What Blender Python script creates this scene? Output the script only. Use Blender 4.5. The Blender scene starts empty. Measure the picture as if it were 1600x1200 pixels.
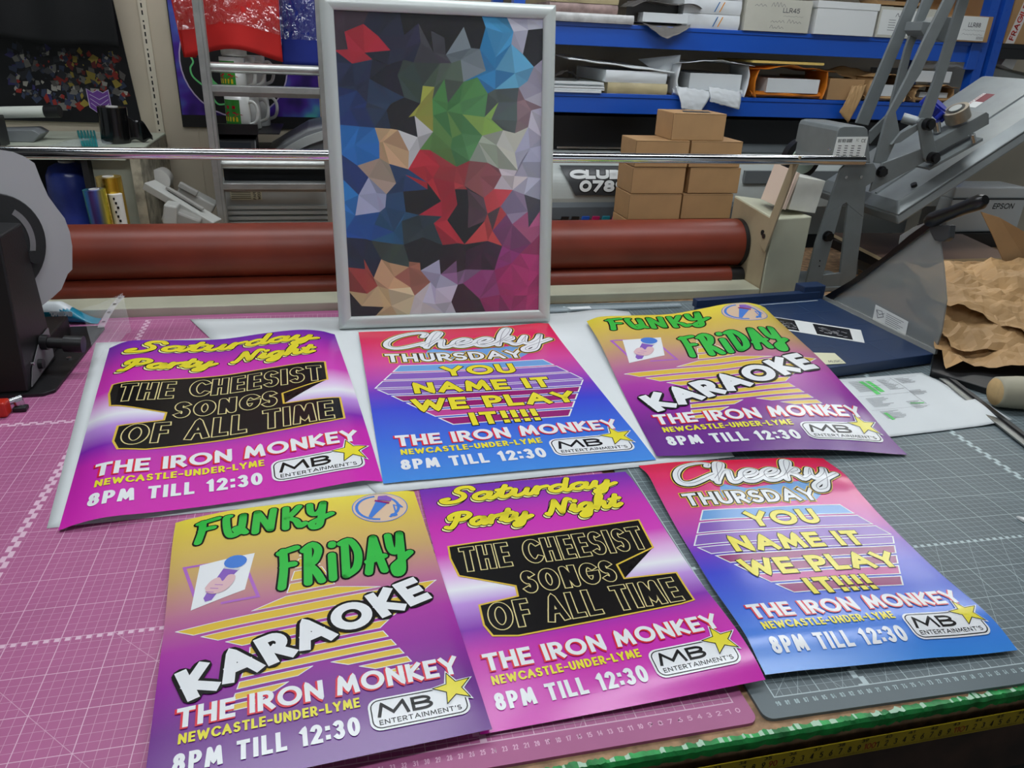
import bpy, bmesh, math, random
from mathutils import Vector, Matrix, noise

# ---------------------------------------------------------------- camera, world, lights, exposure
C = bpy.context.scene.collection
S, TABLE = 0.01, 90.0            # centimetres to metres; table top (mat surface) stands 90 cm above the floor


def P(x, y, z):
    return Vector((x * S, y * S, (z + TABLE) * S))


CAM_O = Vector((-39.7355, -47.0197, 57.9955))
CAM_R = Vector((0.974271, -0.221544, 0.041395))
CAM_U = Vector((0.055781, 0.414987, 0.908116))
CAM_F = Vector((0.218366, 0.882442, -0.416667))
FPX = 1179.125

cam = bpy.data.cameras.new('camera')
cam_o = bpy.data.objects.new('camera', cam)
C.objects.link(cam_o)
m3 = Matrix((CAM_R, CAM_U, -CAM_F)).transposed()
cam_o.matrix_world = Matrix.Translation(P(*CAM_O)) @ m3.to_4x4()
cam.sensor_fit = 'HORIZONTAL'
cam.sensor_width = 36.0
cam.lens = 36.0 * FPX / 1600.0
cam.clip_start = 0.05
bpy.context.scene.camera = cam_o

world = bpy.data.worlds.new('workshop_air')
bpy.context.scene.world = world
world.use_nodes = True
bg = world.node_tree.nodes['Background']
bg.inputs[0].default_value = (0.80, 0.90, 0.95, 1)
bg.inputs[1].default_value = 0.2

vs = bpy.context.scene.view_settings
vs.view_transform = 'Standard'
vs.look = 'None'
vs.gamma = 1.0
vs.use_curve_mapping = False
vs.exposure = 0.0
LAMP_POWER = 12.0
WINDOW_POWER = 1.0

# ---------------------------------------------------------------- pixel rays onto planes of the place


def ray(u, v):
    return CAM_F + CAM_R * ((u - 800) / FPX) - CAM_U * ((v - 600) / FPX)


def atX(u, v, X):
    d = ray(u, v); return CAM_O + d * ((X - CAM_O.x) / d.x)


def atY(u, v, Y):
    d = ray(u, v); return CAM_O + d * ((Y - CAM_O.y) / d.y)


def atZ(u, v, Z):
    d = ray(u, v); return CAM_O + d * ((Z - CAM_O.z) / d.z)


def V(*a):
    return Vector(a)

# ---------------------------------------------------------------- materials


def lin(c):
    c = c / 255.0
    return c / 12.92 if c <= 0.04045 else ((c + 0.055) / 1.055) ** 2.4


def rgb(r, g, b):
    return (lin(r), lin(g), lin(b), 1.0)


MATS = {}


def mat(name, col, rough=0.5, metal=0.0, spec=0.5, var=0.0, scale=40.0, bump=0.0, alpha=1.0, trans=0.0, emit=0.0, col2=None):
    if name in MATS:
        return MATS[name]
    m = bpy.data.materials.new(name)
    m.use_nodes = True
    nt = m.node_tree
    b = nt.nodes['Principled BSDF']
    b.inputs['Base Color'].default_value = rgb(*col)
    b.inputs['Roughness'].default_value = rough
    b.inputs['Metallic'].default_value = metal
    b.inputs['Specular IOR Level'].default_value = spec
    b.inputs['Alpha'].default_value = alpha
    b.inputs['Transmission Weight'].default_value = trans
    if emit:
        b.inputs['Emission Color'].default_value = rgb(*col)
        b.inputs['Emission Strength'].default_value = emit
    if var or bump:
        tc = nt.nodes.new('ShaderNodeTexCoord')
        n = nt.nodes.new('ShaderNodeTexNoise')
        n.inputs['Scale'].default_value = scale
        n.inputs['Detail'].default_value = 5
        nt.links.new(tc.outputs['Object'], n.inputs['Vector'])
        if var:
            r = nt.nodes.new('ShaderNodeValToRGB')
            c2 = col2 or tuple(max(0, c * (1 - var)) for c in col)
            r.color_ramp.elements[0].position = 0.35
            r.color_ramp.elements[0].color = rgb(*c2)
            r.color_ramp.elements[1].position = 0.65
            r.color_ramp.elements[1].color = rgb(*col)
            nt.links.new(n.outputs['Fac'], r.inputs['Fac'])
            nt.links.new(r.outputs['Color'], b.inputs['Base Color'])
        if bump:
            bp = nt.nodes.new('ShaderNodeBump')
            bp.inputs['Strength'].default_value = bump
            bp.inputs['Distance'].default_value = 0.002
            nt.links.new(n.outputs['Fac'], bp.inputs['Height'])
            nt.links.new(bp.outputs['Normal'], b.inputs['Normal'])
    MATS[name] = m
    return m


def clear(name, tint, opacity, rough=0.1):
    """thin clear plastic: part see-through, part glossy film"""
    if name in MATS:
        return MATS[name]
    m = bpy.data.materials.new(name)
    m.use_nodes = True
    nt = m.node_tree
    b = nt.nodes['Principled BSDF']
    b.inputs['Base Color'].default_value = rgb(*tint)
    b.inputs['Roughness'].default_value = rough
    b.inputs['Specular IOR Level'].default_value = 0.8
    t = nt.nodes.new('ShaderNodeBsdfTransparent')
    mx = nt.nodes.new('ShaderNodeMixShader')
    mx.inputs[0].default_value = opacity
    nt.links.new(t.outputs[0], mx.inputs[1])
    nt.links.new(b.outputs[0], mx.inputs[2])
    nt.links.new(mx.outputs[0], nt.nodes['Material Output'].inputs[0])
    MATS[name] = m
    return m

# ---------------------------------------------------------------- object tagging


ORIG = {}


def thing(name, label, cat, loc, group=None):
    o = bpy.data.objects.new(name, None)
    o.empty_display_size = 0.02
    C.objects.link(o)
    o.location = P(*loc)
    ORIG[o.name] = Vector(loc)
    return tag(o, label, cat, group)


def tag(o, label, cat, group=None, kind=None):
    o['label'] = label
    o['category'] = cat
    if group:
        o['group'] = group
    if kind:
        o['kind'] = kind
    return o


def structure(o):
    o['kind'] = 'structure'
    return o

# ---------------------------------------------------------------- mesh builder (centimetres, table coordinates)


class MB:
    def __init__(s):
        s.v, s.f, s.m, s.sm, s.uv = [], [], [], [], {}

    def add(s, vs, fs, m=0, smooth=False):
        o = len(s.v)
        s.v += [Vector(p) for p in vs]
        for f in fs:
            s.f.append([o + i for i in f]); s.m.append(m); s.sm.append(smooth)
        return o

    def hexa(s, p, m=0):
        """8 corners: bottom loop 0-3 then top loop 4-7"""
        s.add(p, [(3, 2, 1, 0), (4, 5, 6, 7), (0, 1, 5, 4), (1, 2, 6, 5), (2, 3, 7, 6), (3, 0, 4, 7)], m)
        return s

    def box(s, x0, x1, y0, y1, z0, z1, m=0):
        return s.hexa([(x0, y0, z0), (x1, y0, z0), (x1, y1, z0), (x0, y1, z0), (x0, y0, z1), (x1, y0, z1), (x1, y1, z1), (x0, y1, z1)], m)

    def obox(s, c, size, rot=None, m=0):
        """box centred on c, turned by a 3x3 matrix"""
        r = rot or Matrix.Identity(3)
        c = Vector(c); a, b, d = (x / 2 for x in size)
        q = [(-a, -b, -d), (a, -b, -d), (a, b, -d), (-a, b, -d), (-a, -b, d), (a, -b, d), (a, b, d), (-a, b, d)]
        return s.hexa([c + r @ Vector(p) for p in q], m)

    def bar(s, p0, p1, w, h, up=(0, 0, 1), m=0):
        """bar of width w (sideways) and height h (along up) from p0 to p1"""
        p0, p1, up = Vector(p0), Vector(p1), Vector(up)
        d = (p1 - p0).normalized()
        sd = d.cross(up).normalized() * (w / 2)
        u = sd.cross(d).normalized() * (h / 2)
        return s.hexa([p0 - sd - u, p0 + sd - u, p1 + sd - u, p1 - sd - u, p0 - sd + u, p0 + sd + u, p1 + sd + u, p1 - sd + u], m)

    def slab(s, poly, off, m=0, m_side=None):
        """polygon of 3-D points pushed along vector off"""
        n = len(poly); off = Vector(off)
        a = [Vector(p) for p in poly]
        nrm = Vector((0, 0, 0))
        for i in range(n):
            nrm += a[i].cross(a[(i + 1) % n])
        if nrm.dot(off) < 0:
            a.reverse()
        o = len(s.v)
        s.v += a + [p + off for p in a]
        fs = [list(range(n - 1, -1, -1)), list(range(n, 2 * n))]
        ms = [m, m]
        for i in range(n):
            j = (i + 1) % n
            fs.append([i, j, n + j, n + i]); ms.append(m if m_side is None else m_side)
        for f, mm in zip(fs, ms):
            s.f.append([o + i for i in f]); s.m.append(mm); s.sm.append(False)
        return s

    def cyl(s, p0, p1, r0, r1=None, n=32, m=0, m_cap=None, caps=True):
        r1 = r0 if r1 is None else r1
        p0, p1 = Vector(p0), Vector(p1)
        d = (p1 - p0).normalized()
        a = d.orthogonal().normalized(); b = d.cross(a)
        vs = []
        for p, r in ((p0, r0), (p1, r1)):
            for i in range(n):
                t = 2 * math.pi * i / n
                vs.append(p + a * (r * math.cos(t)) + b * (r * math.sin(t)))
        o = s.add(vs, [(i, (i + 1) % n, n + (i + 1) % n, n + i) for i in range(n)], m, True)
        if caps:
            mc = m if m_cap is None else m_cap
            s.add(vs[:n], [list(range(n - 1, -1, -1))], mc)
            s.add(vs[n:], [list(range(n))], mc)
        return s

    def ring(s, p0, p1, ro, ri, n=32, m=0, m_in=None):
        """hollow tube with end faces"""
        p0, p1 = Vector(p0), Vector(p1)
        d = (p1 - p0).normalized()
        a = d.orthogonal().normalized(); b = d.cross(a)
        vs = []
        for p in (p0, p1):
            for r in (ro, ri):
                for i in range(n):
                    t = 2 * math.pi * i / n
                    vs.append(p + a * (r * math.cos(t)) + b * (r * math.sin(t)))
        q = lambda k, i: k * n + i % n
        o = s.add(vs, [(q(0, i), q(0, i + 1), q(2, i + 1), q(2, i)) for i in range(n)], m, True)
        mi = m if m_in is None else m_in
        s.add(vs, [(q(1, i + 1), q(1, i), q(3, i), q(3, i + 1)) for i in range(n)], mi, True)
        s.add(vs, [(q(0, i + 1), q(0, i), q(1, i), q(1, i + 1)) for i in range(n)] + [(q(2, i), q(2, i + 1), q(3, i + 1), q(3, i)) for i in range(n)], m)
        return s

    def tube(s, pts, r, n=10, m=0):
        pts = [Vector(p) for p in pts]
        k = len(pts)
        ref = Vector((0.13, 0.21, 0.97))
        rings = []
        for i, p in enumerate(pts):
            d = (pts[min(i + 1, k - 1)] - pts[max(i - 1, 0)]).normalized()
            a = d.cross(ref).normalized(); b = d.cross(a)
            rr = r[i] if isinstance(r, (list, tuple)) else r
            rings.append([p + a * (rr * math.cos(2 * math.pi * j / n)) + b * (rr * math.sin(2 * math.pi * j / n)) for j in range(n)])
        vs = [q for g in rings for q in g]
        fs = [(i * n + j, i * n + (j + 1) % n, (i + 1) * n + (j + 1) % n, (i + 1) * n + j) for i in range(k - 1) for j in range(n)]
        s.add(vs, fs, m, True)
        s.add(rings[0], [list(range(n - 1, -1, -1))], m)
        s.add(rings[-1], [list(range(n))], m)
        return s

    def lathe(s, c, prof, n=32, m=0, axis='z'):
        c = Vector(c); k = len(prof); vs = []
        for r, h in prof:
            for i in range(n):
                t = 2 * math.pi * i / n
                q = (r * math.cos(t), r * math.sin(t), h)
                if axis == 'x': q = (q[2], q[0], q[1])
                if axis == 'y': q = (q[0], q[2], q[1])
                vs.append(c + Vector(q))
        s.add(vs, [(i * n + j, i * n + (j + 1) % n, (i + 1) * n + (j + 1) % n, (i + 1) * n + j) for i in range(k - 1) for j in range(n)], m, True)
        return s

    def grid(s, fn, nu, nv, m=0, smooth=True, flip=False, uv=False):
        vs = [fn(i / nu, j / nv) for j in range(nv + 1) for i in range(nu + 1)]
        fs = []
        for j in range(nv):
            for i in range(nu):
                a = j * (nu + 1) + i
                q = (a, a + 1, a + nu + 2, a + nu + 1)
                fs.append(q[::-1] if flip else q)
        o = s.add(vs, fs, m, smooth)
        if uv:
            for j in range(nv + 1):
                for i in range(nu + 1):
                    s.uv[o + j * (nu + 1) + i] = (i / nu, j / nv)
        return s

    def build(s, name, mats, parent=None, loc=None, bevel=0.0, solid=0.0, subsurf=0):
        me = bpy.data.meshes.new(name)
        if parent is not None:
            base = ORIG[parent.name]
        else:
            if loc is None:
                lo = [min(v[i] for v in s.v) for i in range(3)]
                hi = [max(v[i] for v in s.v) for i in range(3)]
                loc = ((lo[0] + hi[0]) / 2, (lo[1] + hi[1]) / 2, lo[2])
            base = Vector(loc)
        me.from_pydata([((v - base) * S)[:] for v in s.v], [], s.f)
        for mm in (mats if isinstance(mats, (list, tuple)) else [mats]):
            me.materials.append(mm)
        me.polygons.foreach_set('material_index', s.m)
        me.polygons.foreach_set('use_smooth', s.sm)
        if s.uv:
            l = me.uv_layers.new(name='UVMap')
            dat = [0.0] * (2 * len(me.loops))
            for i, lp in enumerate(me.loops):
                u = s.uv.get(lp.vertex_index, (0, 0))
                dat[2 * i], dat[2 * i + 1] = u
            l.data.foreach_set('uv', dat)
        me.update()
        o = bpy.data.objects.new(name, me)
        C.objects.link(o)
        if parent is not None:
            o.parent = parent
        else:
            o.location = P(*base)
        ORIG[o.name] = base
        if solid:
            k = o.modifiers.new('thick', 'SOLIDIFY'); k.thickness = solid * S; k.offset = -1
        if subsurf:
            k = o.modifiers.new('round', 'SUBSURF'); k.levels = subsurf; k.render_levels = subsurf
        if bevel:
            k = o.modifiers.new('edge', 'BEVEL'); k.width = bevel * S; k.segments = 2; k.limit_method = 'ANGLE'; k.angle_limit = 0.6
        return o


def dup(root, loc, label, rotz=None):
    r = root.copy(); C.objects.link(r); r.location = P(*loc); r['label'] = label
    if rotz is not None:
        r.rotation_euler = (0, 0, rotz)
    for ch in list(root.children):
        c = ch.copy(); C.objects.link(c); c.parent = r
        for g in list(ch.children):
            d = g.copy(); C.objects.link(d); d.parent = c
    return r


def rotz(a):
    return Matrix.Rotation(a, 3, 'Z')


def nz(x, y, z=0.0, k=1.0):
    return noise.noise(Vector((x * k, y * k, z)))
# ---------------------------------------------------------------- stroke lettering


def arc(cx, cy, rx, ry, a0, a1, n=10):
    return [(cx + rx * math.cos(math.radians(a0 + (a1 - a0) * i / n)), cy + ry * math.sin(math.radians(a0 + (a1 - a0) * i / n))) for i in range(n + 1)]


G = {
    'A': (.86, [[(0, 0), (.43, 1), (.86, 0)], [(.17, .33), (.69, .33)]]),
    'B': (.58, [[(0, .5), (0, 1), (.3, 1)] + arc(.3, .76, .24, .24, 90, -90)[1:] + [(0, .52)], [(0, .52), (.32, .52)] + arc(.32, .26, .26, .26, 90, -90)[1:] + [(0, 0), (0, .52)]]),
    'C': (.8, [arc(.5, .5, .5, .5, 45, 315, 20)]),
    'D': (.7, [[(0, 0), (0, 1), (.22, 1)] + arc(.22, .5, .48, .5, 90, -90, 14)[1:] + [(0, 0), (0, .4)]]),
    'E': (.5, [[(.5, 1), (0, 1), (0, 0), (.5, 0)], [(0, .5), (.44, .5)]]),
    'F': (.48, [[(.48, 1), (0, 1), (0, 0)], [(0, .5), (.42, .5)]]),
    'G': (.88, [arc(.5, .5, .5, .5, 45, 360, 22) + [(.55, .5)]]),
    'H': (.66, [[(0, 0), (0, 1)], [(.66, 0), (.66, 1)], [(0, .5), (.66, .5)]]),
    'I': (.0, [[(0, 0), (0, 1)]]),
    'K': (.6, [[(0, 0), (0, 1)], [(.58, 1), (.05, .48), (.6, 0)]]),
    'L': (.46, [[(0, 1), (0, 0), (.46, 0)]]),
    'M': (.92, [[(0, 0), (.12, 1), (.46, .18), (.8, 1), (.92, 0)]]),
    'N': (.7, [[(0, 0), (0, 1), (.7, 0), (.7, 1)]]),
    'O': (1.0, [arc(.5, .5, .5, .5, 90, 450, 26)]),
    'P': (.56, [[(0, 0), (0, 1), (.3, 1)] + arc(.3, .72, .26, .28, 90, -90)[1:] + [(0, .44)]]),
    'R': (.6, [[(0, 0), (0, 1), (.3, 1)] + arc(.3, .72, .26, .28, 90, -90)[1:] + [(0, .44)], [(.26, .44), (.6, 0)]]),
    'S': (.56, [arc(.28, .755, .26, .245, 40, 250, 10) + arc(.28, .26, .28, .26, 80, -140, 12)]),
    'T': (.62, [[(0, 1), (.62, 1)], [(.31, 1), (.31, 0)]]),
    'U': (.64, [[(0, 1), (0, .32)] + arc(.32, .32, .32, .32, 180, 360, 12)[1:] + [(.64, 1)]]),
    'V': (.8, [[(0, 1), (.4, 0), (.8, 1)]]),
    'W': (1.2, [[(0, 1), (.3, 0), (.6, .85), (.9, 0), (1.2, 1)]]),
    'X': (.7, [[(0, 1), (.7, 0)], [(0, 0), (.7, 1)]]),
    'Y': (.76, [[(0, 1), (.38, .45), (.76, 1)], [(.38, .45), (.38, 0)]]),
    'Z': (.6, [[(0, 1), (.6, 1), (0, 0), (.6, 0)]]),
    '0': (.62, [arc(.31, .5, .31, .5, 90, 450, 22)]),
    '1': (.22, [[(0, .82), (.2, 1), (.2, 0)]]),
    '2': (.54, [arc(.27, .73, .27, .27, 160, -35, 10) + [(0, 0), (.54, 0)]]),
    '3': (.52, [arc(.25, .76, .24, .24, 140, -80, 10) + arc(.25, .26, .27, .26, 80, -140, 12)]),
    '4': (.6, [[(.45, 0), (.45, 1), (0, .28), (.6, .28)]]),
    '5': (.54, [[(.5, 1), (.08, 1), (.04, .55)] + arc(.25, .32, .28, .32, 120, -140, 12)]),
    '6': (.56, [[(.42, 1), (.05, .42)] + arc(.28, .29, .28, .29, 160, 520, 18)]),
    '7': (.54, [[(0, 1), (.54, 1), (.16, 0)]]),
    '8': (.54, [arc(.27, .76, .23, .24, 90, 450, 16), arc(.27, .26, .27, .26, 90, 450, 18)]),
    '9': (.56, [[(.14, 0), (.51, .58)] + arc(.28, .71, .28, .29, -20, 340, 18)]),
    ':': (.0, [[(0, .12), (0, .16)], [(0, .72), (0, .76)]]),
    '-': (.34, [[(0, .45), (.34, .45)]]),
    "'": (.05, [[(.05, 1.02), (.02, .78)]]),
    '!': (.0, [[(0, 1), (0, .5)], [(0, .0), (0, .03)]]),
    '.': (.0, [[(0, .0), (0, .05)]]),
    '/': (.4, [[(0, 0), (.4, 1)]]),
    ' ': (.16, []),
}


def smooth(pts, n=5):
    out = []
    k = len(pts)
    for i in range(k - 1):
        p0, p1, p2, p3 = pts[max(i - 1, 0)], pts[i], pts[i + 1], pts[min(i + 2, k - 1)]
        for j in range(n):
            t = j / n
            out.append(tuple(.5 * (2 * b + (c - a) * t + (2 * a - 5 * b + 4 * c - d) * t * t + (3 * b - a - 3 * c + d) * t ** 3) for a, b, c, d in zip(p0, p1, p2, p3)))
    out.append(tuple(pts[-1]))
    return out


# joined-up hand: (advance, strokes)
SC = {
    'a': (.62, [[(.46, .40), (.28, .5), (.06, .34), (.06, .1), (.24, .02), (.44, .24), (.48, .46)], [(.48, .46), (.42, .12), (.5, .0), (.68, .16)]]),
    'c': (.5, [[(.42, .4), (.26, .5), (.06, .3), (.1, .06), (.3, .02), (.52, .18)]]),
    'd': (.62, [[(.46, .38), (.28, .5), (.06, .34), (.06, .1), (.24, .02), (.44, .24), (.5, .6), (.56, 1.0)], [(.5, .6), (.44, .14), (.52, .0), (.68, .16)]]),
    'e': (.52, [[(.04, .2), (.3, .24), (.42, .4), (.28, .5), (.08, .32), (.1, .06), (.3, .01), (.56, .18)]]),
    'g': (.6, [[(.44, .40), (.28, .5), (.06, .34), (.06, .12), (.24, .04), (.42, .24), (.47, .46)], [(.47, .46), (.42, .0), (.34, -.34), (.12, -.42), (.06, -.26), (.3, -.06), (.66, .18)]]),
    'h': (.64, [[(.0, .12), (.22, .5), (.34, .92), (.24, 1.0), (.14, .6), (.08, .0)], [(.08, .04), (.26, .42), (.4, .46), (.4, .24), (.42, .02), (.54, .02), (.7, .18)]]),
    'i': (.32, [[(.0, .14), (.12, .46), (.1, .1), (.18, .0), (.36, .16)], [(.18, .72), (.2, .76)]]),
    'k': (.62, [[(.0, .12), (.22, .5), (.36, .94), (.26, 1.02), (.14, .6), (.08, .0)], [(.1, .2), (.36, .5), (.4, .36), (.2, .26)], [(.2, .26), (.36, .14), (.48, .0), (.68, .16)]]),
    'm': (.9, [[(.0, .1), (.1, .46), (.1, .0)], [(.1, .1), (.26, .46), (.36, .4), (.36, .0)], [(.36, .1), (.54, .46), (.64, .36), (.66, .04), (.78, .02), (.92, .16)]]),
    'r': (.46, [[(.0, .14), (.13, .52), (.1, .26), (.08, .0)], [(.1, .2), (.2, .42), (.42, .5)]]),
    's': (.46, [[(.04, .08), (.24, .5), (.36, .16), (.2, .0), (.06, .08)]]),
    't': (.42, [[(.0, .14), (.2, .56), (.28, .86)], [(.22, .62), (.14, .12), (.24, .0), (.44, .16)], [(.04, .54), (.42, .6)]]),
    'u': (.62, [[(.0, .16), (.12, .48), (.08, .12), (.2, .0), (.4, .2), (.48, .48)], [(.48, .48), (.42, .12), (.52, .0), (.68, .16)]]),
    'y': (.6, [[(.0, .16), (.12, .48), (.08, .14), (.2, .02), (.4, .22), (.48, .48)], [(.48, .48), (.4, -.04), (.3, -.36), (.1, -.42), (.08, -.26), (.32, -.06), (.7, .2)]]),
    'S': (.86, [[(.86, .78), (.76, .98), (.5, .98), (.4, .74), (.58, .5), (.6, .24), (.4, .02), (.1, .02), (.0, .2), (.16, .26)]]),
    'P': (.8, [[(.34, .92), (.26, .4), (.1, -.02), (-.08, .04)], [(.06, .58), (.04, .8), (.28, 1.0), (.62, .98), (.76, .76), (.56, .5), (.3, .48)]]),
    'N': (.98, [[(.0, .04), (.1, .0), (.26, .5), (.34, .96)], [(.34, .96), (.5, .4), (.62, .02)], [(.62, .02), (.74, .6), (.86, .96), (1.0, .9)]]),
    'C': (.86, [[(.8, .72), (.84, .94), (.62, 1.0), (.26, .8), (.04, .42), (.08, .08), (.36, .0), (.86, .3)]]),
    'F': (.8, [[(.16, .96), (.18, .5), (.08, .0)], [(.02, .9), (.4, .96), (.74, 1.0)], [(.16, .52), (.4, .56), (.6, .56)]]),
    'U': (.84, [[(.14, .98), (.02, .9), (.1, .3), (.26, .02), (.52, .1), (.66, .4), (.68, .92)], [(.68, .92), (.66, .4), (.6, .1), (.42, .28), (.58, .3), (.8, .06)]]),
    'N2': (.9, [[(.08, .0), (.14, .96)], [(.14, .96), (.66, .04)], [(.66, .04), (.78, 1.0)]]),
    'K': (.8, [[(.1, .0), (.12, .98)], [(.66, .98), (.4, .66), (.16, .46)], [(.16, .46), (.5, .3), (.66, .02), (.86, .1)]]),
    'Y': (.84, [[(.04, .98), (.06, .6), (.22, .46), (.46, .6), (.6, 1.0)], [(.6, 1.0), (.5, .4), (.38, -.06), (.14, -.14), (.08, .06), (.4, .2), (.9, .4)]]),
    'R': (.78, [[(.12, .0), (.18, .92)], [(.0, .88), (.4, 1.02), (.64, .84), (.46, .56), (.18, .46)], [(.2, .46), (.48, .26), (.7, .0)]]),
    'I': (.34, [[(.14, .0), (.18, .64)], [(.22, .9), (.24, .96)]]),
    'D': (.82, [[(.12, .02), (.2, .94)], [(.02, .92), (.44, .98), (.74, .62), (.6, .2), (.12, .02)]]),
    'A': (.84, [[(.02, .0), (.28, .6), (.44, .98)], [(.44, .98), (.56, .5), (.72, .0)], [(.06, .3), (.4, .34), (.8, .4)]]),
    ' ': (.45, []),
}


def layout(txt, x0, x1, base, h, w, font=None, track=.3, shear=0.0, script=False, ink=0.0):
    """lines of lettering: list of 2-D paths filling x0..x1, cap height h up from base (v runs down)"""
    font = font or (SC if script else G)
    x = 0.0
    paths = []
    if script:
        for ch in txt:
            key = ch
            adv, st = font[key]
            for s_ in st:
                paths.append([(px + x, py) for px, py in smooth(s_)])
            x += adv + (track if ch != ' ' else 0)
        nat = x - track
        k = (x1 - x0 - w) / max(nat, 1e-6)
        hh = h - w
        return [[(x0 + w / 2 + px * k + shear * py * hh, base - w / 2 - py * hh) for px, py in p_] for p_ in paths]
    # plain capitals: skeleton widths stretch, stroke gaps stay
    hh = h - w
    gl = []
    for ch in txt:
        gl.append(font[ch])
    nat = sum(g[0] for g in gl)
    gap = w * (1 + track)
    k = (x1 - x0 - w - gap * (len(gl) - 1)) / nat
    x = x0 + w / 2
    for adv, st in gl:
        for s_ in st:
            paths.append([(x + px * k + shear * (py - .0) * hh, base - w / 2 - py * hh) for px, py in s_])
        x += adv * k + gap
    return paths


def turn(paths, cx, cy, deg):
    c, s_ = math.cos(math.radians(deg)), math.sin(math.radians(deg))
    return [[(cx + (x - cx) * c - (y - cy) * s_, cy + (x - cx) * s_ + (y - cy) * c) for x, y in p_] for p_ in paths]


def shift(paths, dx, dy):
    return [[(x + dx, y + dy) for x, y in p_] for p_ in paths]


def ink_strokes(mb, surf, paths, w, off, m, rnd=False, step=1.2, ends=True):
    """flat brush strokes of width w laid on surf(u, v, off)"""
    h = w / 2
    for path in paths:
        pts = [Vector(p) for p in path]
        q = [pts[0]]
        for p in pts[1:]:
            if (p - q[-1]).length > 1e-5:
                q.append(p)
        if len(q) < 2:
            q.append(q[0] + Vector((1e-3, 0)))
        pts = q
        closed = (pts[0] - pts[-1]).length < 1e-3 and len(pts) > 3
        n = len(pts)
        dirs = [(pts[i + 1] - pts[i]).normalized() for i in range(n - 1)]
        L, R_ = [], []
        discs = []
        if not closed and ends and not rnd:
            pts[0] = pts[0] - dirs[0] * h
            pts[-1] = pts[-1] + dirs[-1] * h
        for i in range(n):
            if i == 0:
                d0 = dirs[-1] if closed else dirs[0]; d1 = dirs[0]
            elif i == n - 1:
                d0 = dirs[-1]; d1 = dirs[0] if closed else dirs[-1]
            else:
                d0, d1 = dirs[i - 1], dirs[i]
            n0 = Vector((-d0.y, d0.x)); n1 = Vector((-d1.y, d1.x))
            b = n0 + n1
            if b.length < 0.35:
                b = n1; discs.append(pts[i])
                L.append((pts[i] + n0 * h, pts[i] + n1 * h)); R_.append((pts[i] - n0 * h, pts[i] - n1 * h)); continue
            b.normalize()
            c = b.dot(n1)
            if not rnd and c < .72:                  # sharp corner: square shoulders plus a clipped point
                sg = -1 if d0.x * d1.y - d0.y * d1.x > 0 else 1
                fan = [pts[i], pts[i] + n0 * (h * sg), pts[i] + b * (h * sg * min(1 / max(c, .1), 1.6)), pts[i] + n1 * (h * sg)]
                mb.add([surf(x.x, x.y, off) for x in fan], [(0, 1, 2), (0, 2, 3)], m)
                L.append((pts[i] + n0 * h, pts[i] + n1 * h)); R_.append((pts[i] - n0 * h, pts[i] - n1 * h)); continue
            c = max(c, .66)
            if rnd and c < .9:
                discs.append(pts[i])
                L.append((pts[i] + n0 * h, pts[i] + n1 * h)); R_.append((pts[i] - n0 * h, pts[i] - n1 * h)); continue
            e = b * (h / c)
            L.append((pts[i] + e, pts[i] + e)); R_.append((pts[i] - e, pts[i] - e))
        if rnd and not closed:
            discs += [pts[0], pts[-1]]
        for i in range(n - 1):
            a, b, c, d = L[i][1], L[i + 1][0], R_[i + 1][0], R_[i][1]
            k = max(1, int((pts[i + 1] - pts[i]).length / step + .5))
            mid = w > 2.4
            vs = []
            for j in range(k + 1):
                t = j / k
                l, r = a.lerp(b, t), d.lerp(c, t)
                row = [l, (l + r) / 2, r] if mid else [l, r]
                vs += [surf(x.x, x.y, off) for x in row]
            wn = 3 if mid else 2
            fs = [(j * wn + e, j * wn + e + 1, (j + 1) * wn + e + 1, (j + 1) * wn + e) for j in range(k) for e in range(wn - 1)]
            mb.add(vs, fs, m)
        for p in discs:
            nn = 10
            vs = [surf(p.x, p.y, off)] + [surf(p.x + h * math.cos(2 * math.pi * j / nn), p.y + h * math.sin(2 * math.pi * j / nn), off) for j in range(nn)]
            mb.add(vs, [(0, 1 + j, 1 + (j + 1) % nn) for j in range(nn)], m)


def ink_fill(mb, surf, poly, off, m, cell=2.2):
    """filled flat shape cut into small cells so that it follows the sheet"""
    bm = bmesh.new()
    vs = [bm.verts.new((x, y, 0)) for x, y in poly]
    bm.faces.new(vs)
    bmesh.ops.triangulate(bm, faces=bm.faces[:])
    xs = [p[0] for p in poly]; ys = [p[1] for p in poly]
    for lo, hi, ax in ((min(xs), max(xs), 0), (min(ys), max(ys), 1)):
        k = math.floor(lo / cell) + 1
        while k * cell < hi:
            co = [0, 0, 0]; no = [0, 0, 0]
            co[ax] = k * cell; no[ax] = 1
            bmesh.ops.bisect_plane(bm, geom=bm.verts[:] + bm.edges[:] + bm.faces[:], plane_co=co, plane_no=no)
            k += 1
    bm.verts.index_update()
    mb.add([surf(v.co.x, v.co.y, off) for v in bm.verts], [[v.index for v in f.verts] for f in bm.faces], m)
    bm.free()


def outline(poly):
    return [list(poly) + [poly[0]]]


def rrect(x0, x1, y0, y1, r, n=5):
    return arc(x1 - r, y1 - r, r, r, 0, 90, n) + arc(x0 + r, y1 - r, r, r, 90, 180, n) + arc(x0 + r, y0 + r, r, r, 180, 270, n) + arc(x1 - r, y0 + r, r, r, 270, 360, n)


def star(cx, cy, R, r, a0=-90):
    return [(cx + (R if i % 2 == 0 else r) * math.cos(math.radians(a0 + 36 * i)), cy + (R if i % 2 == 0 else r) * math.sin(math.radians(a0 + 36 * i))) for i in range(10)]


def flat(o, du, dv, lift=(0, 0, 0)):
    """writing surface on a plane: origin, direction of u, direction of v (down), outward direction"""
    o, du, dv, n = Vector(o), Vector(du), Vector(dv), Vector(lift)
    return lambda u, v, off: o + du * u + dv * v + n * off
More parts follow.
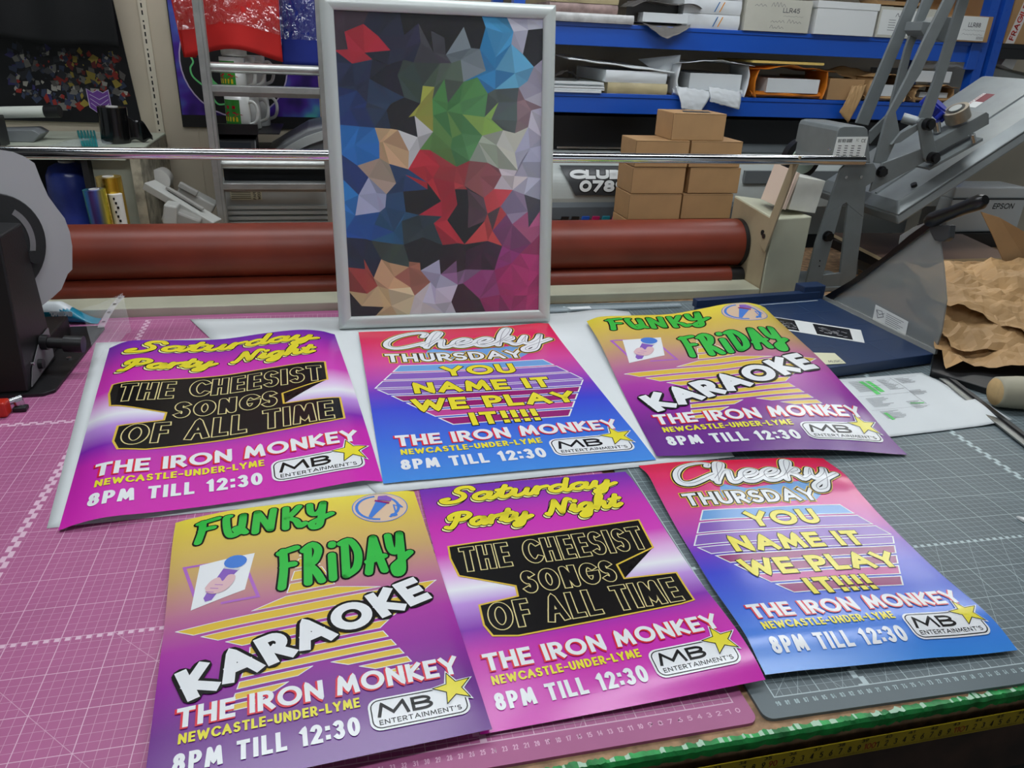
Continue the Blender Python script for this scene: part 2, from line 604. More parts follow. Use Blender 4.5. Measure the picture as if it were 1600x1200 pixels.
# ---------------------------------------------------------------- room shell
m_wall = mat('cream_panel_paint', (205, 193, 170), .55, var=.06, scale=3)
m_floor = mat('grey_floor_paint', (88, 86, 84), .7, var=.25, scale=6)
m_ceil = mat('dark_painted_ceiling', (62, 64, 66), .9)
WY = 216.0
structure(MB().box(-330, 330, -290, WY + 12, -92, -90).build('floor', m_floor))
b = MB().box(-330, 330, WY, WY + 10, -90, 165)
for x in (-200, -79.5, 40, 160):
    b.box(x - .15, x + .15, WY - .2, WY, -90, 165)
structure(b.build('wall_back', m_wall))
structure(MB().box(-330, 330, -290, WY + 12, 165, 169).build('ceiling', m_ceil))

# ceiling lamps: twin fluorescent battens
m_lampbody = mat('white_lamp_steel', (235, 236, 232), .4)
m_tube = mat('fluorescent_tube_light', (244, 250, 255), .4, emit=LAMP_POWER)


def lamp(x, y, along, label):
    t = thing('ceiling_lamp', label, 'ceiling lamp', (x, y, 152), 'long ceiling lamps')
    L = 72
    MB().box(x - L, x + L, y - 12, y + 12, 157, 165).build('lamp_housing', m_lampbody, t, bevel=.3)
    MB().hexa([(x - L + 2, y - 8, 153), (x + L - 2, y - 8, 153), (x + L - 2, y + 8, 153), (x - L + 2, y + 8, 153), (x - L + .5, y - 11.5, 157), (x + L - .5, y - 11.5, 157), (x + L - .5, y + 11.5, 157), (x - L + .5, y + 11.5, 157)]).build('lamp_diffuser', m_tube, t)


lamp(-66, 130, 'x', 'long diffuser ceiling lamp above the red roller')
lamp(205, 203, 'x', 'long diffuser ceiling lamp above the heat press')
lamp(-60, -10, 'x', 'long diffuser ceiling lamp above the front of the bench')
lamp(72, 88, 'x', 'added unseen ceiling lamp above the middle of the bench, brightening the shelves')  # added out of view to brighten the shelf fronts and the roller

# shop window behind the camera, daylight on its panes
b = MB()
b.box(-330, 60, -290, -280, -90, 165).box(240, 330, -290, -280, -90, 165).box(60, 240, -290, -280, -90, 40).box(60, 240, -290, -280, 150, 165)
structure(b.build('wall_front', mat('off_white_wall_paint', (206, 204, 196), .7)))
b = MB()
for x in (60, 118, 176, 236):
    b.box(x, x + 4, -289, -281, 40, 150)
b.box(60, 240, -289, -281, 40, 44).box(60, 240, -289, -281, 146, 150)
wf = structure(b.build('window_1', mat('white_window_frame', (226, 226, 222), .4)))
MB().box(62, 238, -286, -285, 42, 148).build('window_pane', mat('daylit_glass', (232, 242, 255), .3, emit=WINDOW_POWER), wf)

# slotted upright on the wall panel
m_cream = mat('cream_enamel', (214, 205, 184), .4)
m_slot = mat('dark_slot', (30, 28, 26), .8)
b = MB().box(-91.4, -89.2, WY - .8, WY, -60, 110)
for i in range(36):
    z = 14 + i * 1.9
    if i % 4 == 3:
        b.box(-90.75, -90.35, WY - .86, WY - .7, z, z + .5, 1)
    else:
        b.box(-90.75, -90.35, WY - .86, WY - .7, z, z + 1.2, 1)
tag(b.build('slotted_upright', [m_cream, m_slot]), 'cream slotted metal shelf upright fixed to the wall between the two wall posters', 'shelf upright')

# ---------------------------------------------------------------- workbench
m_chip = mat('raw_chipboard', (188, 150, 112), .75, var=.3, scale=60, bump=.3)
m_dkwood = mat('dark_brown_timber', (74, 52, 40), .7, var=.4, scale=14)
m_green = mat('peeling_green_paint', (38, 176, 84), .45, var=.35, scale=50, bump=.5)
m_greenpale = mat('worn_pale_green_edge', (180, 214, 188), .7)
m_tape = mat('yellow_tape_steel', (176, 152, 26), .35, var=.12, scale=20)
m_black = mat('black_ink', (16, 16, 17), .4)
m_redink = mat('red_ink', (150, 30, 24), .4)
bench = thing('workbench', 'chipboard topped workbench with green painted front edge carrying the cutting mats', 'workbench', (20, 80, -90))
MB().box(-150, 190, -3.4, 168, -3.4, -.38).build('tabletop', m_chip, bench)
random.seed(5)


def edge_strip(x0, x1, y, zt, zb, n, amp, m):
    """torn paint lip along the front edge"""
    vs = []
    for i in range(n + 1):
        x = x0 + (x1 - x0) * i / n
        a = nz(x, 1.0, 0, .9); c = nz(x, 7.0, 0, 2.3)
        yb = y + .45 + amp * .7 * a + .3 * c
        vs += [(x, yb, zt + .03), (x, y - .1 + .1 * c, zt + .07 + .15 * max(0, c)), (x, y - .28 + .12 * a, zt - .35 + .1 * c), (x, y - .1 + .1 * a, zb + .35 * a + .25 * c)]
    fs = [(4 * i + k, 4 * i + k + 1, 4 * i + k + 5, 4 * i + k + 4) for i in range(n) for k in range(3)]
    b_ = MB(); b_.add(vs, fs, 0, False)
    for k in range(len(b_.f)):
        q = b_.v[b_.f[k][0]]
        if k % 3 == 0 and nz(q.x, 3.0, 0, 1.3) > .12:
            b_.m[k] = 1
    return b_


edge_strip(-150, 190, -3.5, -.36, -1.75, 1400, .55, 0).build('green_edging', [m_green, m_greenpale], bench)
MB().box(-150, 190, -3.7, -.5, -4.4, -3.4).box(-150, 190, -4.3, 1.0, -11, -4.4).build('apron', m_dkwood, bench)
tp = MB()
tp.slab([(-120, -4.45, -1.9), (180, -4.45, -2.35), (180, -4.45, -4.4), (-120, -4.45, -3.95)], (0, .1, 0))
tape = tp.build('measuring_tape', m_tape, bench)
b = MB()
zt = lambda x: -1.9 - (x + 120) * .0015
for n in range(60, 125):
    x = -1.6 + (n - 90) * 1.03
    z = zt(x)
    sf = flat((x, -4.46, z), (1, 0, 0), (0, 0, -1), (0, -1, 0))
    for f in range(10):
        xx = f * .103
        ink_strokes(b, sf, [[(xx, 1.9), (xx, 1.72 if f else 1.5)]], .025, .005, 0, ends=False)
    if n % 10 == 0:
        s_ = str(n)
        ink_strokes(b, sf, layout(s_, -.98, -.98 + .44 * len(s_), 1.55, .8, .11, track=.4), .11, .006, 1)
    else:
        ink_strokes(b, sf, layout(str(n % 10), -.72, -.34, 1.55, .8, .11), .11, .006, 0)
for k in range(24, 50):
    x = -1.6 + (k * 2.54 - 90) * 1.03
    sf = flat((x, -4.46, zt(x)), (1, 0, 0), (0, 0, -1), (0, -1, 0))
    ink_strokes(b, sf, layout(str(k), -.5, .3, .5, .42, .08, track=.5), .08, .005, 0)
b.build('tape_numbers', [m_black, m_redink], tape)
b = MB()
for x in (-140, 180):
    for y in (4, 158):
        bench_leg = MB().box(x - 4, x + 4, y - 4, y + 4, -90, -3.4)
        bench_leg.build('leg', m_dkwood, bench)
MB().box(-150, 190, 60, 61.5, -90, -12).build('dark_void_board', mat('under_bench_dark', (30, 26, 24), .8), bench)  # near-black sheet painted as the dark void under the bench

# ---------------------------------------------------------------- self healing mats (grid drawn in the material)


def mat_grid(name, base, line, x0, x1, y0, y1, ox, oy, extra):
    m = bpy.data.materials.new(name)
    m.use_nodes = True
    nt = m.node_tree; N = nt.nodes; Lk = nt.links
    bs = N['Principled BSDF']; bs.inputs['Roughness'].default_value = .42
    bs.inputs['Specular IOR Level'].default_value = .35
    tc = N.new('ShaderNodeTexCoord'); sp = N.new('ShaderNodeSeparateXYZ')
    Lk.new(tc.outputs['Object'], sp.inputs[0])

    def M(op, a, b_=None, c=None):
        n = N.new('ShaderNodeMath'); n.operation = op
        for i, q in enumerate((a, b_, c)):
            if q is None: continue
            if isinstance(q, (int, float)): n.inputs[i].default_value = q
            else: Lk.new(q, n.inputs[i])
        return n.outputs[0]
    X = M('MULTIPLY', sp.outputs[0], 100.0); Y = M('MULTIPLY', sp.outputs[1], 100.0)

    def between(q, a, c):
        return M('MULTIPLY', M('GREATER_THAN', q, a), M('LESS_THAN', q, c))

    def near(q, per, off, w):
        t = M('PINGPONG', M('ADD', q, 100 * per - off), per / 2)
        return M('LESS_THAN', t, w)
    inside = M('MULTIPLY', between(X, x0 - .06, x1 + .06), between(Y, y0 - .06, y1 + .06))
    fine = M('MULTIPLY', M('MAXIMUM', near(X, 1.0, ox, .026), near(Y, 1.0, oy, .026)), .46)
    bold = M('MULTIPLY', M('MAXIMUM', near(X, 5.0, ox, .042), near(Y, 5.0, oy, .042)), .8)
    strong = M('MULTIPLY', M('MAXIMUM', M('MAXIMUM', M('LESS_THAN', M('ABSOLUTE', M('SUBTRACT', X, x0)), .07), M('LESS_THAN', M('ABSOLUTE', M('SUBTRACT', Y, y0)), .07)),
                         M('MAXIMUM', M('LESS_THAN', M('ABSOLUTE', M('SUBTRACT', X, x1)), .07), M('LESS_THAN', M('ABSOLUTE', M('SUBTRACT', Y, y1)), .07))), .75)
    k = M('MULTIPLY', M('MAXIMUM', M('MAXIMUM', fine, bold), strong), inside)

    def hbar(y, dbl):       # chequered rule along x
        a = M('MULTIPLY', between(Y, y, y + .5), M('LESS_THAN', M('FLOORED_MODULO', X, 1.0), .52))
        if dbl:
            a = M('MAXIMUM', M('MULTIPLY', between(Y, y, y + .5), M('LESS_THAN', M('FLOORED_MODULO', X, 2.0), 1.2)), M('MULTIPLY', between(Y, y - .5, y), M('LESS_THAN', M('FLOORED_MODULO', M('ADD', X, .9), 2.0), 1.2)))
        return a

    def vbar(x, dbl):
        a = M('MULTIPLY', between(X, x, x + .5), M('LESS_THAN', M('FLOORED_MODULO', Y, 1.0), .52))
        if dbl:
            a = M('MAXIMUM', M('MULTIPLY', between(X, x, x + .6), M('LESS_THAN', M('FLOORED_MODULO', Y, 2.0), 1.2)), M('MULTIPLY', between(X, x - .6, x), M('LESS_THAN', M('FLOORED_MODULO', M('ADD', Y, .9), 2.0), 1.2)))
        return a

    def diag(x, y, deg, lo, hi, reach=999):
        c, s_ = math.cos(math.radians(deg)), math.sin(math.radians(deg))
        d = M('ABSOLUTE', M('SUBTRACT', M('MULTIPLY', M('SUBTRACT', Y, y), c), M('MULTIPLY', M('SUBTRACT', X, x), s_)))
        return M('MULTIPLY', M('MULTIPLY', M('LESS_THAN', d, .03), .5), between(Y, lo, hi))
    for kind, *a in extra:
        t = {'h': hbar, 'v': vbar, 'd': diag}[kind](*a)
        if kind != 'd':
            t = M('MULTIPLY', t, .85)
        k = M('MAXIMUM', k, M('MULTIPLY', t, inside))
    n = N.new('ShaderNodeTexNoise'); n.inputs['Scale'].default_value = 9; n.inputs['Detail'].default_value = 6
    Lk.new(tc.outputs['Object'], n.inputs['Vector'])
    mx0 = N.new('ShaderNodeMix'); mx0.data_type = 'RGBA'
    mx0.inputs[6].default_value = rgb(*[c * .9 for c in base]); mx0.inputs[7].default_value = rgb(*[min(255, c * 1.06) for c in base])
    Lk.new(n.outputs['Fac'], mx0.inputs[0])
    mx = N.new('ShaderNodeMix'); mx.data_type = 'RGBA'
    Lk.new(k, mx.inputs[0]); Lk.new(mx0.outputs[2], mx.inputs[6]); mx.inputs[7].default_value = rgb(*line)
    Lk.new(mx.outputs[2], bs.inputs['Base Color'])
    MATS[name] = m
    return m


mg_pink = mat_grid('pink_mat_vinyl', (180, 100, 146), (232, 200, 218), -94.4, -4.4, .3, 118.3, .6, .9,
                   [('h', 71.4, True), ('h', 20.4, False), ('v', -79.4, True), ('v', -29.4, True), ('d', -79.4, 20.9, -45, -5, 20.9), ('d', -64.4, 20.9, -45, -5, 20.9),
                    ('d', -86.6, 70.9, -32, 42, 70.9), ('d', -79.4, 39.6, -8, 30, 44), ('d', -49.4, 20.9, -45, -5, 20.9), ('d', -94.4, .3, 45, .3, 20.9), ('d', -20, .3, 60, .3, 12)])
mg_grey = mat_grid('grey_mat_vinyl', (102, 114, 118), (200, 216, 218), 0, 89.7, .1, 118.0, 0, 0,
                   [('h', 19.9, False), ('v', 10, True), ('v', 59.8, True), ('d', 32.3, 34.2, -15, 20, 60), ('d', 2.6, .2, 60, .1, 19.9), ('d', 7.5, 0, 60, .1, 19.9), ('d', 12.5, 0, 60, .1, 19.9),
                    ('d', 17.5, 0, 60, .1, 19.9), ('d', 22.5, 0, 60, .1, 19.9), ('d', 27.5, 0, 60, .1, 19.9), ('d', 32.5, 0, 60, .1, 19.9), ('d', 37.5, 0, 60, .1, 19.9), ('d', 7.6, 0, 120, .1, 6), ('d', 0, 0, 45, .1, 19.9)])
m_pinkline = mat('pink_mat_marking', (226, 178, 206), .5)
m_greyline = mat('grey_mat_marking', (178, 198, 200), .5)


def cutting_mat(name, label, mats, x0, x1, y0, y1, rot, nums):
    b_ = MB()
    b_.slab([(x, y, -.36) for x, y in rrect(x0, x1, y0, y1, 1.0)], (0, 0, .36))
    sf = flat((0, 0, 0), (1, 0, 0), (0, -1, 0), (0, 0, 1))
    for x, t in nums:
        ink_strokes(b_, sf, layout(t, x - .24, x + .24, .95, .55, .09, track=.4), .09, .004, 1)
    o = b_.build(name, mats, loc=(0, 0, 0))
    o.rotation_euler = (0, 0, rot)
    return tag(o, label, 'cutting mat')


cutting_mat('cutting_mat', 'large pink gridded cutting mat covering the left of the workbench', [mg_pink, m_pinkline], -96.6, -3.0, -2.3, 120.3, 0, [(-4.4 - i, str(i)) for i in range(0, 62)])
cutting_mat('cutting_mat', 'large dark grey gridded cutting mat covering the right of the workbench', [mg_grey, m_greyline], -2.2, 92, -2.3, 119.8, -.0273, [(i, str(90 - i)) for i in range(0, 45)])
# ---------------------------------------------------------------- printed posters


def ramp_ink(name, stops, rough=.24):
    """vertical colour blend of a print, v = 0 at the top edge"""
    m = bpy.data.materials.new(name)
    m.use_nodes = True
    nt = m.node_tree
    b_ = nt.nodes['Principled BSDF']
    b_.inputs['Roughness'].default_value = rough
    b_.inputs['Specular IOR Level'].default_value = .65
    tc = nt.nodes.new('ShaderNodeTexCoord'); sp = nt.nodes.new('ShaderNodeSeparateXYZ'); r = nt.nodes.new('ShaderNodeValToRGB')
    nt.links.new(tc.outputs['UV'], sp.inputs[0]); nt.links.new(sp.outputs[1], r.inputs[0]); nt.links.new(r.outputs[0], b_.inputs['Base Color'])
    e = r.color_ramp.elements
    while len(e) < len(stops):
        e.new(.5)
    for q, (p, c) in zip(e, stops):
        q.position = p; q.color = rgb(*c)
    return m


PR = .24
ink = lambda n, c: mat(n, c, PR, spec=.6)
I_WHITE = ink('print_white', (236, 238, 240)); I_BLACK = mat('print_black', (12, 10, 12), PR, spec=.3); I_YEL = ink('print_yellow', (236, 222, 48))
I_RED = ink('print_red', (224, 34, 60)); I_GOLD = ink('print_gold', (226, 190, 66)); I_CREAM = ink('print_cream', (232, 216, 150))
I_GREEN = ink('print_green', (50, 190, 70)); I_SILV = ink('print_silver', (206, 210, 218)); I_GREY = ink('print_grey', (110, 112, 122))
I_BLUE = ink('print_blue', (72, 128, 214)); I_LBLUE = ink('print_light_blue', (110, 164, 222)); I_PURP = ink('print_violet', (138, 96, 190)); I_PINK = ink('print_rose', (196, 66, 150))
I_PLUM = ink('print_plum', (150, 28, 112)); I_SKIN = ink('print_skin', (226, 186, 190)); I_PEACH = ink('print_peach', (226, 196, 166)); I_LILAC = ink('print_lilac', (178, 106, 196))
I_LYEL = ink('print_pale_yellow', (240, 236, 170))
M_BACK = mat('paper_back', (226, 230, 230), .6)
INKS = [I_WHITE, I_BLACK, I_YEL, I_RED, I_GOLD, I_CREAM, I_GREEN, I_SILV, I_GREY, I_BLUE, I_LBLUE, I_PURP, I_PINK, I_PLUM, I_SKIN, I_PEACH, I_LILAC, I_LYEL, M_BACK]
WH, BK, YE, RE, GO, CR, GR, SI, GY, BL, LB, PU, PK, PL, SK, PE, LI, LY, PB = range(1, 20)
R_SAT = ramp_ink('print_saturday_blend', [(0, (112, 44, 176)), (.08, (146, 46, 178)), (.22, (204, 46, 178)), (.36, (214, 62, 188)), (.47, (232, 196, 236)), (.52, (240, 240, 246)), (.58, (196, 150, 226)), (.68, (134, 44, 176)), (.76, (200, 44, 176)), (1, (214, 42, 180))])
R_CHK = ramp_ink('print_thursday_blend', [(0, (228, 28, 70)), (.12, (228, 40, 100)), (.3, (220, 76, 158)), (.42, (186, 74, 180)), (.52, (112, 60, 196)), (.62, (58, 70, 210)), (.8, (56, 110, 222)), (1, (64, 142, 228))])
R_FUN = ramp_ink('print_friday_blend', [(0, (238, 220, 70)), (.12, (226, 198, 82)), (.3, (206, 168, 110)), (.45, (190, 116, 150)), (.58, (176, 58, 166)), (.7, (150, 36, 158)), (.84, (112, 30, 140)), (1, (104, 30, 140))])
LAY = .017


def footer(mb, sf, base=117.3, red=True):
    t = layout('THE IRON MONKEY', 7, 95.5, base, 8.2, 1.75, track=.38)
    ink_strokes(mb, sf, shift(t, -.4, .3), 2.2, LAY * 5, RE)
    ink_strokes(mb, sf, t, 1.65, LAY * 6, WH)
    ink_strokes(mb, sf, layout('NEWCASTLE-UNDER-LYME', 8, 61.5, base + 6.2, 4.0, .85, track=.45), .8, LAY * 5, YE)
    ink_strokes(mb, sf, layout('8PM TILL 12:30', 7, 60.5, base + 16.8, 7.2, 1.55, track=.5), 1.45, LAY * 5, WH)
    b0 = base + 4.2
    rr = rrect(63.6, 95.5, b0, b0 + 12.6, 3.4)
    rr[-6:] = rr[-6:]
    ink_fill(mb, sf, rr, LAY * 5, WH)
    ink_strokes(mb, sf, outline(rrect(64.5, 94.6, b0 + .9, b0 + 11.7, 2.8)), .4, LAY * 6, BK)
    ink_strokes(mb, sf, layout('MB', 66.2, 84, b0 + 7.7, 5.6, 1.1, track=.7), 1.1, LAY * 6, BK)
    ink_strokes(mb, sf, layout("ENTERTAINMENT'S", 66.4, 92.6, b0 + 10.6, 1.9, .3, track=1.2), .3, LAY * 6, BK)
    s0 = star(91.6, b0 + 1.6, 6.8, 2.8, -98)
    ink_fill(mb, sf, star(91.6, b0 + 1.6, 8.0, 3.6, -98), LAY * 6.5, WH)
    ink_fill(mb, sf, s0, LAY * 8, YE)
    ink_strokes(mb, sf, outline(s0), .3, LAY * 9, BK)


def art_saturday(mb, sf):
    kw = dict(script=True, shear=.18)
    for txt, x0, x1, base, h, w in (('Saturday', 7, 90, 15.4, 14.4, 2.7), ('Party', 7, 45, 34.4, 12.6, 2.6), ('Night', 51, 88, 33, 13.4, 2.6)):
        t = layout(txt, x0, x1, base, h, w, track=.02, **kw)
        ink_strokes(mb, sf, shift(t, -.9, 1.1), w + .8, LAY * 1.5, BK, rnd=True)
        ink_strokes(mb, sf, shift(t, -.9, 1.1), w, LAY * 2.5, LY, rnd=True)
        ink_strokes(mb, sf, t, w + .8, LAY * 3.5, BK, rnd=True)
        ink_strokes(mb, sf, t, w, LAY * 5, YE, rnd=True)
    poly = [(6, 46), (91, 43.5), (90, 63.5), (71, 71.5), (71, 80.5), (93, 81.5), (92.5, 99.5), (87, 100.5), (22, 103), (13, 101), (11, 95), (11.5, 84), (27, 82), (27.5, 76), (7, 65.5), (5.5, 54)]
    ink_fill(mb, sf, poly, LAY * 2, BK)
    ink_strokes(mb, sf, outline(poly), .8, LAY * 3, GO)
    for txt, x0, x1, base, h in (('THE CHEESIST', 9, 88, 64, 16), ('SONGS', 30, 68.5, 81.5, 13.5), ('OF ALL TIME', 13, 89, 99, 15)):
        w = 2.7 if txt != 'SONGS' else 3.0
        t = layout(txt, x0, x1, base, h, w, track=.35, shear=.05)
        ink_strokes(mb, sf, t, w + .35, LAY * 4.5, CR)
        ink_strokes(mb, sf, t, w - .55, LAY * 6, BK)
    footer(mb, sf)


def art_thursday(mb, sf):
    ink_fill(mb, sf, [(28, 36), (32, 26), (44, 30), (60, 28), (76, 26), (82, 34), (74, 41), (46, 41)], LAY, LB)
    yt = [45, 51.8, 53.4, 60.4, 61.8, 68.6, 70.2, 75.2, 76.8, 82, 83.6, 89, 90.6, 96, 97.6, 103.5]
    cols = [LB, PU, PU, PU, PL, PL, PK, PL]
    for i in range(8):
        a, c = yt[2 * i], yt[2 * i + 1]
        L = lambda y: 16 - (y - 45) * .55 if y < 69 else 3 + (y - 69) * .80
        Rr = lambda y: 84 + (y - 45) * .5 if y < 69.5 else 96 - (y - 69.5) * .52
        q = [(L(a), a), (Rr(a), a), (Rr(c), c), (L(c), c)]
        ink_fill(mb, sf, q, LAY * 1.5, cols[i])
        ink_strokes(mb, sf, outline(q), .6, LAY * 2.5, WH)
    t = layout('THURSDAY', 10, 76, 41.5, 9.6, 2.1, track=.45)
    ink_strokes(mb, sf, t, 4.0, LAY * 3, GO); ink_strokes(mb, sf, t, 3.0, LAY * 4, BK); ink_strokes(mb, sf, t, 1.9, LAY * 5, WH)
    t = layout('Cheeky', 9, 93, 27, 23.5, 3.4, track=-.02, script=True, shear=.2)
    ink_strokes(mb, sf, t, 5.8, LAY * 6, GO, rnd=True); ink_strokes(mb, sf, t, 4.9, LAY * 7, BK, rnd=True); ink_strokes(mb, sf, t, 3.5, LAY * 8.5, WH, rnd=True)
    ink_strokes(mb, sf, shift(t, .8, -.4), .3, LAY * 9.5, GY)
    for txt, x0, x1, base, h in (('YOU', 34, 68, 58.6, 11), ('NAME IT', 19, 80, 75.5, 10.8), ('WE PLAY', 16.5, 86.5, 91.5, 10.8), ('IT!!!!', 38, 66, 105.6, 10.4)):
        w = 2.6 if '!' not in txt else 2.4
        t = layout(txt, x0, x1, base, h, w, track=.55 if '!' not in txt else .75)
        ink_strokes(mb, sf, t, w + .8, LAY * 4, BK); ink_strokes(mb, sf, t, w, LAY * 5.5, YE)
    footer(mb, sf)


FUNK = dict(SC); FUNK['N'] = SC['N2']


def art_friday(mb, sf):
    tips = [(50, 33), (61, 66), (97.1, 67.6), (72.4, 89), (84, 116), (51.2, 100.2), (21, 119), (29.3, 88), (4.1, 71.3), (40.4, 67.3)]
    # stripes cut out of the star, tilted with it
    def span(y):
        xs = []
        n = len(tips)
        for i in range(n):
            (x0, y0), (x1, y1) = tips[i], tips[(i + 1) % n]
            y0 += x0 * .04; y1 += x1 * .04
            if (y0 - y) * (y1 - y) < 0:
                xs.append(x0 + (x1 - x0) * (y - y0) / (y1 - y0))
        return sorted(xs)
    y = 37.0; w = 5.2
    while y < 120:
        w = max(2.2, 5.6 - (y - 45) * .042)
        a, c = span(y + .3), span(y + w)
        k = min(len(a), len(c)) // 2
        if len(a) == len(c):
            for j in range(k):
                q = [(a[2 * j], y + .3 - a[2 * j] * .04), (a[2 * j + 1], y + .3 - a[2 * j + 1] * .04), (c[2 * j + 1], y + w - c[2 * j + 1] * .04), (c[2 * j], y + w - c[2 * j] * .04)]
                if q[1][0] - q[0][0] > 1 and q[2][0] - q[3][0] > .5:
                    ink_fill(mb, sf, q, LAY * 1.2, GO)
                    ink_strokes(mb, sf, outline(q), .35, LAY * 2.2, WH)
        y += w + 1.5
    for txt, x0, x1, base, h, w in (('FUNKY', 7.5, 63, 23, 19.5, 3.0), ('FRIDAY', 38, 91, 59.5, 26, 3.2)):
        t = layout(txt, x0, x1, base, h, w, font=FUNK, track=.26, script=True, shear=.06)
        t = turn(t, (x0 + x1) / 2, base, -1.5)
        ink_strokes(mb, sf, t, w + 1.5, LAY * 3, BK, rnd=True); ink_strokes(mb, sf, t, w, LAY * 4.5, GR, rnd=True)
    # round badge with microphone and note
    cx, cy = 83, 12.6
    ell = lambda r: [(cx + r * math.cos(math.radians(a)), cy + r * math.sin(math.radians(a))) for a in range(0, 360, 12)]
    ink_fill(mb, sf, ell(12), LAY * 2, PE)
    ink_strokes(mb, sf, outline(ell(11.8)), .4, LAY * 3, BL)
    ink_strokes(mb, sf, [arc(cx - 1, cy, 9, 9.6, 95, 265, 14), arc(cx - 1, cy, 9, 9.6, -60, 60, 8)], 1.3, LAY * 3, BL)
    ink_fill(mb, sf, [(77.2, 19.6), (82.2, 6.6), (87, 9.4), (78.6, 20.6)], LAY * 4.5, BL)
    ink_strokes(mb, sf, [[(82, 7.2), (86.8, 9.8)]], 1.3, LAY * 6, PL)
    ink_fill(mb, sf, [(83.4, 3.2), (87, 3.2), (89.2, 6), (88.2, 8.8), (82.6, 6.4)], LAY * 6, PU)
    ink_strokes(mb, sf, [[(89, 20), (89, 12), (92.4, 14.4), (91, 11)]], .7, LAY * 4.5, BL)
    ink_fill(mb, sf, [(88 + 1.6 * math.cos(math.radians(a)), 20 + 1.3 * math.sin(math.radians(a))) for a in range(0, 360, 30)], LAY * 4.5, BL)
    # microphone in hand on white lozenge
    ink_strokes(mb, sf, [[(9.6, 54), (5.4, 36.4), (18, 37.4)]], 1.2, LAY * 1.5, LI); ink_strokes(mb, sf, [[(28.4, 46), (31.8, 61), (19.4, 61)]], 1.2, LAY * 1.5, LI)
    ink_fill(mb, sf, [(11, 37), (31.1, 35.2), (27.2, 56), (8.6, 61.6)], LAY * 2.5, WH)
    ink_fill(mb, sf, [(12.8, 56.5), (14.6, 52), (20.2, 40.6), (25.6, 43.4), (18.6, 53), (15.6, 58.4), (13.4, 58.6)], LAY * 4, PU)
    ink_fill(mb, sf, [(20.2, 40.6), (25.6, 43.4), (25.2, 44.6), (19.6, 41.8)], LAY * 5, SI)
    ink_fill(mb, sf, [(24 + 4.2 * math.cos(math.radians(a)), 38.9 + 3.9 * math.sin(math.radians(a))) for a in range(0, 360, 20)], LAY * 5.5, BL)
    hand = smooth([(13.2, 51), (15.4, 47.6), (18.2, 46.6), (19.4, 49.2), (21.4, 46.2), (23.8, 47), (23.4, 50.4), (20.6, 54.4), (17, 55.4), (14, 54), (13.2, 51)], 3)[:-1]
    ink_fill(mb, sf, hand, LAY * 6.5, SK)
    for k in range(3):
        ink_strokes(mb, sf, [[(13.6 + k * 1.6, 53.4 - k * 1.5), (16.2 + k * 1.6, 54.4 - k * 1.5)]], .3, LAY * 7.5, LI)
    # big slanted word
    t = layout('KARAOKE', 10, 98.5, 0, 14.6, 3.7, track=.34)
    t = turn(shift(t, 0, 107.2), 10, 107.2, -19.2)
    ink_strokes(mb, sf, t, 6.4, LAY * 7, BK, rnd=True); ink_strokes(mb, sf, t, 3.8, LAY * 8.5, WH)
    footer(mb, sf)


